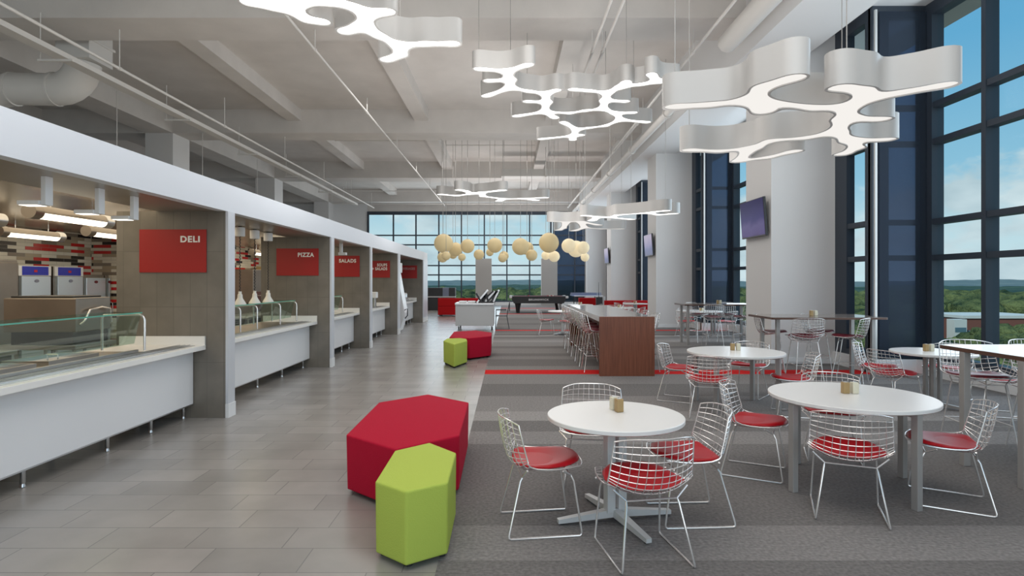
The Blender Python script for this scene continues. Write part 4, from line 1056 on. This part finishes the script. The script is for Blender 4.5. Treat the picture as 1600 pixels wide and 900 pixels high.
build_pouf(gp, M['green'], 'lime green hexagonal pouf at the very front', 'hexagonal poufs')
build_pouf(rp, M['redfab'], 'large crimson hexagonal pouf behind the front green one', 'hexagonal poufs')
gp2 = [Vector((*G(a, b, 0.47), 0)) + Vector((-0.02, -0.12, 0)) for a, b in ((695.3, 531.5), (712, 537), (732.3, 531.5), (731, 528.5), (722, 527.3), (701, 527.8))]
rp2 = [Vector((*G(a, b, 0.47), 0)) for a, b in ((702, 527), (733.5, 528.3), (767.5, 525), (768.5, 519.5), (743, 516.2), (709, 518.3))]
build_pouf(gp2, M['green'], 'lime green hexagonal pouf farther back on the tiles', 'hexagonal poufs')
build_pouf(rp2, M['redfab'], 'crimson hexagonal pouf farther back behind a green one', 'hexagonal poufs')

# ---------------------------------------------------------------- serving cart etc.
xa, xb = X(711.5, 19.8), X(771.5, 19.8)
ca = empty('serving_cart', ((xa + xb) / 2, 20.3, 0), 0, 'grey steel serving cart on casters heaped with dark metal pieces', 'cart'); hx = (xb - xa) / 2
MB().rbox(-hx, hx, -0.5, 0.5, 0.155, 0.86, 0.01).build('body', M['cartgrey'], ca)
MB().rbox(-hx - 0.02, hx + 0.02, -0.53, 0.53, 0.86, 0.93, 0.01).build('top_rim', M['steel'], ca)
for sx in (-1, 1):
    for sy in (-0.38, 0.38):
        w_ = MB().tube([(sx * (hx - 0.09), sy, 0.065), (sx * (hx - 0.09) + 0.035, sy, 0.065)], 0.065, 16).build('caster', M['rubber'], ca)
        MB().box(sx * (hx - 0.09) - 0.02, sx * (hx - 0.09) + 0.055, sy - 0.03, sy + 0.03, 0.10, 0.156).build('caster_fork', M['steel'], w_)
for q_ in range(11):
    rnd = random.Random(q_); L_ = rnd.uniform(0.30, 0.62)
    o = empty('tray_stand', ((xa + xb) / 2 + 0.12 + 0.055 * q_ - 0.05, 20.05 + 0.12 * (q_ % 3), 0.935), 0, ['first','second','third','fourth','fifth','sixth','seventh','eighth','ninth','tenth','last'][q_] + ' metal frame from the left in the heap on the serving cart', 'metal frame', 'dark metal frames heaped on the cart')
    Mx = Matrix.Rotation(rnd.uniform(0.1, 0.9) * (-1 if q_ % 4 == 3 else 1), 4, 'Y')
    MB().rbox(-0.03, 0.03, -0.12, 0.12, 0.0, L_ , 0.003, Mx).build('bar', M['charcoal'] if q_ % 5 else M['steel'], o)
    MB().box(-0.06, 0.08, -0.1, 0.1, 0.0, 0.03).build('base', M['charcoal'], o)
for q_, x_ in enumerate((xa + 0.22, xa + 0.52)):
    o = MB().rbox(-0.13, 0.13, -0.2, 0.2, 0, 0.05, 0.01).build('tray', M['laminate']); o.location = (x_, 20.3, 0.932); tag(o, ['white tray at the left end of the serving cart', 'white tray beside the heap on the serving cart'][q_], 'tray', 'trays on the cart')
# black arm chair
r = empty('arm_chair', (X(784, 20.6), 20.6, 0), math.radians(90), 'thin black metal arm chair right of the serving cart', 'chair')
for sx in (-1, 1):
    MB().tube([(sx * .24, .22, 0), (sx * .23, .20, .44), (sx * .25, .20, .66), (sx * .25, -.16, .66)], 0.013).build('leg', M['charcoal'], r)
    MB().tube([(sx * .24, -.26, 0), (sx * .22, -.18, .44), (sx * .21, -.28, .95)], 0.013).build('leg', M['charcoal'], r)
MB().rbox(-.22, .22, -.20, .22, .44, .47, 0.01).build('seat', M['charcoal'], r)
MB().rbox(-.21, .21, -.29, -.26, .62, .95, 0.01).build('backrest', M['charcoal'], r)

# red sofas
def sofa(x0, x1, y0, y1, hgt, m, lab, face=-1):
    r = empty('sofa', ((x0 + x1) / 2, (y0 + y1) / 2, 0), 0, lab, 'sofa', 'red sofas'); hx, hy = (x1 - x0) / 2, (y1 - y0) / 2
    MB().rbox(-hx, hx, -hy, hy, 0.06, 0.46, 0.03).build('seat', m, r)
    b0, b1 = (-hy, -hy + 0.25) if face > 0 else (hy - 0.25, hy)
    MB().rbox(-hx, hx, b0, b1, 0.462, hgt, 0.03).build('backrest', m, r)
    for s in (-1, 1):
        for t in (-1, 1): MB().box(s * (hx - .1) - .03, s * (hx - .1) + .03, t * (hy - .1) - .03, t * (hy - .1) + .03, 0, 0.06).build('foot', M['black'], r)
sofa(X(684, 27.7), X(684, 27.7) + 2.1, 27.7, 28.6, 0.86, M['redfab2'], 'red sofa seen from behind, left of the serving cart', 1)
sofa(X(945, 26.2), X(945, 26.2) + 2.2, 26.2, 27.0, 0.80, M['redfab2'], 'long red sofa against the windows, right of the table tennis table', 1)
# charcoal storage wall
r = empty('storage_unit', (X(690, 33.3), 33.6, 0), 0, 'black storage unit with a pale divider beneath the far windows', 'cabinet')
h = X(711, 33.3) - X(690, 33.3)
MB().rbox(-h - .3, -0.1, -0.3, 0.3, 0.0, 0.74, 0.01).build('lower_cabinet', M['charcoal'], r); MB().rbox(-0.05, h, -0.3, 0.3, 0.0, 0.74, 0.01).build('lower_cabinet', M['charcoal'], r)
MB().rbox(-h - .3, h, -0.32, 0.3, 0.74, 0.80, 0.005).build('counter_top', M['lightmetal'], r)
MB().rbox(-h - .3, 0.05, -0.2, 0.3, 0.80, 1.29, 0.01).build('upper_cabinet', M['charcoal'], r); MB().rbox(0.05, 0.40, -0.2, 0.3, 0.80, 1.29, 0.01).build('blue_panel', M['bluegrey'], r)
MB().rbox(0.40, h, -0.2, 0.3, 0.80, 1.29, 0.01).build('upper_cabinet', M['charcoal'], r)

# pool table
xa, xb = X(798, 30.2), X(886, 30.2)
pt = empty('pool_table', ((xa + xb) / 2, 31.0, 0), 0, 'black pool table with dark red cloth and lettering on its side', 'pool table'); hx = (xb - xa) / 2
v = []; 
for yy_ in (-0.78, 0.78): v += [(-hx, yy_, 0.84), (hx, yy_, 0.84), (hx - 0.16, yy_, 0.52), (-hx + 0.16, yy_, 0.52)]
MB().add(v, [(3, 2, 1, 0), (4, 5, 6, 7), (0, 1, 5, 4), (2, 3, 7, 6), (1, 2, 6, 5), (3, 0, 4, 7)]).build('apron', M['black'], pt)
MB().rbox(-hx, hx, -0.80, -0.66, 0.84, 0.89, 0.01).rbox(-hx, hx, 0.66, 0.80, 0.84, 0.89, 0.01).rbox(-hx, -hx + 0.14, -0.66, 0.66, 0.84, 0.89, 0.01).rbox(hx - 0.14, hx, -0.66, 0.66, 0.84, 0.89, 0.01).build('rail', M['charcoal'], pt)
MB().box(-hx + 0.14, hx - 0.14, -0.66, 0.66, 0.84, 0.868).build('cloth', M['baize'], pt)
for sx in (-1, 1):
    for sy in (-1, 1):
        cx, cy = sx * (hx - 0.38), sy * 0.5
        MB().lathe([(0.085, 0), (0.09, 0.03), (0.12, 0.3), (0.17, 0.52)], (cx, cy, 0), 4).build('leg', M['black'], pt)
        MB().rbox(sx * hx - 0.07, sx * hx + 0.07, sy * 0.78 - 0.05, sy * 0.78 + 0.05, 0.78, 0.90, 0.02).build('corner_cap', M['lightmetal'], pt)
text_mesh('lettering', 'BRUNSWICK', 0.2, M['lightmetal'], pt, (0.0, -0.79, 0.76), (PI / 2, 0, 0), width=1.05, height=0.10, align='CENTER', fat=0.02)
for q_, (x_, y_) in enumerate(((0.5, -0.1), (0.62, 0.0), (0.7, -0.15), (0.8, 0.05), (-0.5, 0.1))):
    o = MB().ball((0, 0, 0), 0.03, 12, 8).build('pool_ball', M['cream'] if q_ % 2 else M['redpad'], None, True, 80); o.location = ((xa + xb) / 2 + x_, 31 + y_, 0.898)
    tag(o, ['tiny red pool ball, left of the right-hand group', 'tiny cream pool ball in the right-hand group', 'tiny red pool ball nearest in the right-hand group', 'tiny cream pool ball farthest right on the pool table', 'lone tiny red pool ball at the left of the pool table'][q_], 'pool ball', 'balls on the pool table')
# table tennis
xa, xb = X(897, 35.5), X(942, 35.5)
t_ = empty('tennis_table', ((xa + xb) / 2, 36.6, 0), 0, 'blue table tennis table with net near the far corner', 'table tennis table'); hx = (xb - xa) / 2
MB().rbox(-hx, hx, -1.2, 1.2, 0.74, 0.80, 0.005).build('tabletop', M['blue'], t_)
MB().box(-hx, hx, -1.21, -1.2, 0.74, 0.80).build('white_edge', M['white'], t_)
MB().box(-hx - 0.1, hx + 0.1, -0.01, 0.01, 0.80, 0.95).build('net', M['bluegrey'], t_)
for sx in (-1, 1):
    for sy in (-1, 1): MB().box(sx * (hx - .2) - .03, sx * (hx - .2) + .03, sy * 0.8 - .03, sy * 0.8 + .03, 0, 0.74).build('leg', M['charcoal'], t_)
o = empty('red_bench', (X(918, 33.6), 33.8, 0), 0, 'red box bench in front of the table tennis table', 'bench')
MB().rbox(-0.48, 0.48, -0.25, 0.25, 0.05, 0.70, 0.03).build('body', M['redfab2'], o); MB().box(-0.4, 0.4, -0.2, 0.2, 0, 0.05).build('base', M['black'], o)
# cue rack
r = empty('cue_rack', (X(936, 32.5), 32.5, 0), 0, 'black cue stand holding upright pool cues', 'rack')
MB().rbox(-0.17, 0.17, -0.15, 0.15, 0.0, 0.78, 0.02).build('stand', M['charcoal'], r)
MB().lathe([(0.07, 0), (0.07, 0.80)], (0.27, 0, 0), 14).build('tube_holder', M['white'], r)
for q_, x_ in enumerate((-0.10, -0.02, 0.04, 0.12)):
    o = MB().tube([(0, 0, 0), (0, 0, 0.83)], [0.014, 0.007], 8).build('pool_cue', M['charcoal'] if q_ == 1 else M['lightmetal']); o.location = (X(936, 32.5) + x_, 32.5, 0.78)
    tag(o, ['pool cue at the left of the cue stand', 'dark pool cue, second in the cue stand', 'pool cue, third in the cue stand', 'pool cue at the right of the cue stand'][q_], 'pool cue', 'cues in the cue stand')

# ---------------------------------------------------------------- televisions
def screen_mat(name, seed):
    m = bpy.data.materials.new(name); m.use_nodes = True; t = m.node_tree; b = t.nodes['Principled BSDF']
    co = t.nodes.new('ShaderNodeTexCoord'); s = t.nodes.new('ShaderNodeSeparateXYZ'); t.links.new(co.outputs['Object'], s.inputs[0])
    r_ = t.nodes.new('ShaderNodeValToRGB'); mr = t.nodes.new('ShaderNodeMapRange'); mr.inputs[1].default_value = -0.4; mr.inputs[2].default_value = 0.4
    n = t.nodes.new('ShaderNodeTexNoise'); n.inputs['Scale'].default_value = 3 + seed; t.links.new(co.outputs['Object'], n.inputs['Vector'])
    ad_ = t.nodes.new('ShaderNodeMath'); ad_.operation = 'MULTIPLY_ADD'; t.links.new(n.outputs['Fac'], ad_.inputs[0]); ad_.inputs[1].default_value = 0.25; t.links.new(s.outputs['Z'], ad_.inputs[2])
    t.links.new(ad_.outputs[0], mr.inputs[0]); t.links.new(mr.outputs[0], r_.inputs[0])
    e = r_.color_ramp.elements
    cols = [(0.0, (0.06, 0.04, 0.10)), (0.22, (0.13, 0.09, 0.30)), (0.45, (0.15, 0.12, 0.34)), (0.62, (0.05, 0.04, 0.22)), (1.0, (0.02, 0.015, 0.13))] if seed == 0 else [(0.0, (0.02, 0.02, 0.10)), (0.45, (0.05, 0.05, 0.28)), (0.6, (0.2, 0.15, 0.4)), (1.0, (0.45, 0.32, 0.5))]
    for i, (p, c) in enumerate(cols):
        el = e[i] if i < 2 else e.new(p); el.position = p; el.color = (*c, 1)
    t.links.new(r_.outputs[0], b.inputs['Emission Color']); b.inputs['Emission Strength'].default_value = 0.5
    b.inputs['Base Color'].default_value = (0.01, 0.01, 0.015, 1); b.inputs['Roughness'].default_value = 0.3; b.inputs['Specular IOR Level'].default_value = 0.12
    return m
for i, (yc, lab) in enumerate(((12.48, 'flat television on the nearest window column'), (21.70, 'flat television on the second window column'), (30.90, 'small distant television on the third window column'))):
    tv = empty('television', (5.26, yc, 3.01), 0, lab, 'television', 'televisions on the columns')
    Mx = Matrix.Rotation(-0.07, 4, 'Y')
    MB().rbox(-0.02, 0.03, -0.60, 0.60, -0.40, 0.40, 0.006, Mx).build('casing', M['black'], tv)
    MB().box(-0.023, -0.019, -0.58, 0.58, -0.37, 0.385, Mx).build('screen', screen_mat('tv_screen', 0 if i == 0 else 2), tv)
    MB().box(0.02, 0.108, -0.15, 0.15, -0.12, 0.12).build('wall_bracket', M['charcoal'], tv)

# ---------------------------------------------------------------- outside
def canopy():
    mb_v = []; mb_f = []
    import bmesh
    bm = bmesh.new(); bmesh.ops.create_icosphere(bm, subdivisions=2, radius=1); bm.verts.index_update()
    bv = np.array([v.co[:] for v in bm.verts]); bf = [tuple(v.index for v in f.verts) for f in bm.faces]; bm.free()
    rnd = random.Random(5); nv = 0; V = []; rnd2 = random.Random(9)
    for (a0, a1) in ((-17, 6), (17, 46)):
        r_ = 118.0
        while r_ < 620:
            st = 6.5 + r_ * 0.012; da = math.degrees(st / r_)
            a = a0
            while a < a1:
                aa = math.radians(a + rnd.uniform(-0.35, 0.35) * da); rr = r_ + rnd.uniform(-0.4, 0.4) * st
                x, y = rr * math.sin(aa), rr * math.cos(aa)
                if not (138 < x < 240 and 172 < y < 248):
                    R_ = st * rnd.uniform(0.5, 0.85); hgt = rnd.uniform(7, 13)
                    k_ = 9 if r_ < 190 else (5 if r_ < 330 else 1)
                    for q_ in range(k_):
                        ox, oy = (rnd.uniform(-.75, .75) * R_, rnd.uniform(-.75, .75) * R_) if q_ else (0, 0)
                        sc_ = R_ * (0.9 if q_ == 0 else rnd.uniform(0.3, 0.5))
                        jit = 1 + 0.16 * np.array([rnd.uniform(-1, 1) for _ in range(len(bv))])[:, None]
                        kk_ = x / y
                        if 0.70 < kk_ < 0.815 and y < 206: hgt = min(hgt, 7.0 if y < 150 else 5.5); sc_ = min(sc_, 3.6)
                        if 0.815 <= kk_ < 0.92 and y < 206: hgt = min(hgt, 8.5); sc_ = min(sc_, 3.6)
                        P_ = bv * jit * np.array([sc_, sc_, sc_ * 0.9]) + np.array([x + ox, y + oy, -22 + hgt - sc_ * 0.4 + (rnd.uniform(-1.5, 2.2) if q_ else 0)])
                        V.append(P_); mb_f.extend([tuple(i + nv for i in f) for f in bf]); nv += len(bv)
                a += da
            r_ += st * 0.9
    V = np.concatenate(V)
    me = bpy.data.meshes.new('tree_canopy'); me.from_pydata(V.tolist(), [], mb_f); me.update()
    return me
def tree_mat(name, a, b, sc_=0.09, fine=1.6, bmp=0):
    m = bpy.data.materials.new(name); m.use_nodes = True; t = m.node_tree; bs = t.nodes['Principled BSDF']; bs.inputs['Roughness'].default_value = 0.95; bs.inputs['Specular IOR Level'].default_value = 0.05
    co = t.nodes.new('ShaderNodeTexCoord'); n = t.nodes.new('ShaderNodeTexNoise'); n.inputs['Scale'].default_value = sc_; n.inputs['Detail'].default_value = 3
    n2_ = t.nodes.new('ShaderNodeTexNoise'); n2_.inputs['Scale'].default_value = fine; n2_.inputs['Detail'].default_value = 5
    t.links.new(co.outputs['Object'], n.inputs['Vector']); t.links.new(co.outputs['Object'], n2_.inputs['Vector'])
    m1 = t.nodes.new('ShaderNodeMath'); m1.operation = 'MULTIPLY_ADD'; t.links.new(n2_.outputs['Fac'], m1.inputs[0]); m1.inputs[1].default_value = 0.5; t.links.new(n.outputs['Fac'], m1.inputs[2])
    mr = t.nodes.new('ShaderNodeMapRange'); mr.inputs[1].default_value = 0.55; mr.inputs[2].default_value = 0.95; t.links.new(m1.outputs[0], mr.inputs[0])
    x = t.nodes.new('ShaderNodeMix'); x.data_type = 'RGBA'; x.inputs['A'].default_value = (*a, 1); x.inputs['B'].default_value = (*b, 1)
    t.links.new(mr.outputs[0], x.inputs['Factor']); t.links.new(x.outputs['Result'], bs.inputs['Base Color'])
    if bmp:
        bb = t.nodes.new('ShaderNodeBump'); bb.inputs['Strength'].default_value = bmp; bb.inputs['Distance'].default_value = 1.2
        t.links.new(n2_.outputs['Fac'], bb.inputs['Height']); t.links.new(bb.outputs[0], bs.inputs['Normal'])
    return m
me = canopy(); me.materials.append(tree_mat('foliage', (0.018, 0.040, 0.026), (0.19, 0.22, 0.085), 0.10, 1.3, 1.0))
o = bpy.data.objects.new('tree_canopy', me); C.objects.link(o); tag(o, 'green woodland canopy seen below through the windows', 'trees', kind='stuff')
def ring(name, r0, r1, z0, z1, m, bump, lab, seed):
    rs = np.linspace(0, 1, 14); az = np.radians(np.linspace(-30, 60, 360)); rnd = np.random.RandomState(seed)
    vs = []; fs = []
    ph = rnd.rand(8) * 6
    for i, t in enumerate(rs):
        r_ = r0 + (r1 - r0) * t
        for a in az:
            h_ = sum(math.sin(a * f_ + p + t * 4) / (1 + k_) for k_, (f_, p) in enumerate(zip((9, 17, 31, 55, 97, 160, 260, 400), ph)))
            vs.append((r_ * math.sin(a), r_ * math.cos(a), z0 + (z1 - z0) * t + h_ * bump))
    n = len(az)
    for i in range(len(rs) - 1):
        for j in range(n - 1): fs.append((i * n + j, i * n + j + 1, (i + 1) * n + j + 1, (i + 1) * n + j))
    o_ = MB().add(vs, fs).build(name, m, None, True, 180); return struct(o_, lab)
ring('ground', 45, 640, -23, -23, mat('ground_green', (0.07, 0.12, 0.05), 0.95), 0.0, 'green ground below the building', 1)
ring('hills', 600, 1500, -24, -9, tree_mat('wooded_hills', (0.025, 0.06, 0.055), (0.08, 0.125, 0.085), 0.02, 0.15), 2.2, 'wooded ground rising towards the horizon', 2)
ring('hills', 1500, 4500, -45, 3, tree_mat('haze_tinted_hills', (0.13, 0.18, 0.185), (0.19, 0.235, 0.225), 0.005, 0.03), 4.5, 'distant wooded hills with haze tinted into their colour', 3)  # aerial haze is put into the base colour as a pale blue-green
# brick office buildings
Bm = mat('brick_far', (0.20, 0.075, 0.055), 0.9); Wm = mat('pale_parapet', (0.62, 0.62, 0.58), 0.8); Gm = mat('dark_glazing', (0.08, 0.16, 0.20), 0.2)
def office(x0, x1, y0, y1, z0, z1, lab):
    r = empty('office_building', ((x0 + x1) / 2, (y0 + y1) / 2, z0), 0, lab, 'building', 'low brick offices beyond the trees'); hx, hy = (x1 - x0) / 2, (y1 - y0) / 2; hz = z1 - z0
    MB().box(-hx, hx, -hy, hy, 0, hz).build('wall', Bm, r); MB().box(-hx - .4, hx + .4, -hy - .4, hy + .4, hz - 0.5, hz + 0.5).build('roof', Wm, r)
    for k_ in range(2):
        MB().box(-hx + 1.5, hx - 1.5, -hy - 0.15, -hy, 1.4 + k_ * 3.4, 2.9 + k_ * 3.4).build('window', Gm, r)
    return r
office(X(1505.5, 205), X(1640, 205), 205, 226, -22, -11.0, 'low brick office building with pale roof edge, right')
o = office(X(1440, 228), X(1500, 228), 228, 242, -22, -13.0, 'long pale-roofed low building left of the brick office')
r = empty('stair_tower', (X(1494, 203), 203, -22), 0, 'white glazed corner tower of the brick office', 'building')
MB().box(-2.2, 2.2, -2, 1.5, 0, 10.4).build('wall', Wm, r); MB().box(-1.9, 1.9, -2.1, -2, 6.0, 7.6).build('window', Gm, r); MB().box(-1.9, 1.9, -2.1, -2, 2.6, 4.2).build('window', Gm, r)
# sun on the landscape from behind the building
sl = bpy.data.lights.new('sun', 'SUN'); sl.energy = 2.6; sl.angle = 0.02; sl.color = (1, 0.96, 0.88)
so = bpy.data.objects.new('sun', sl); C.objects.link(so); so.rotation_euler = (math.radians(48), 0, math.radians(-50))
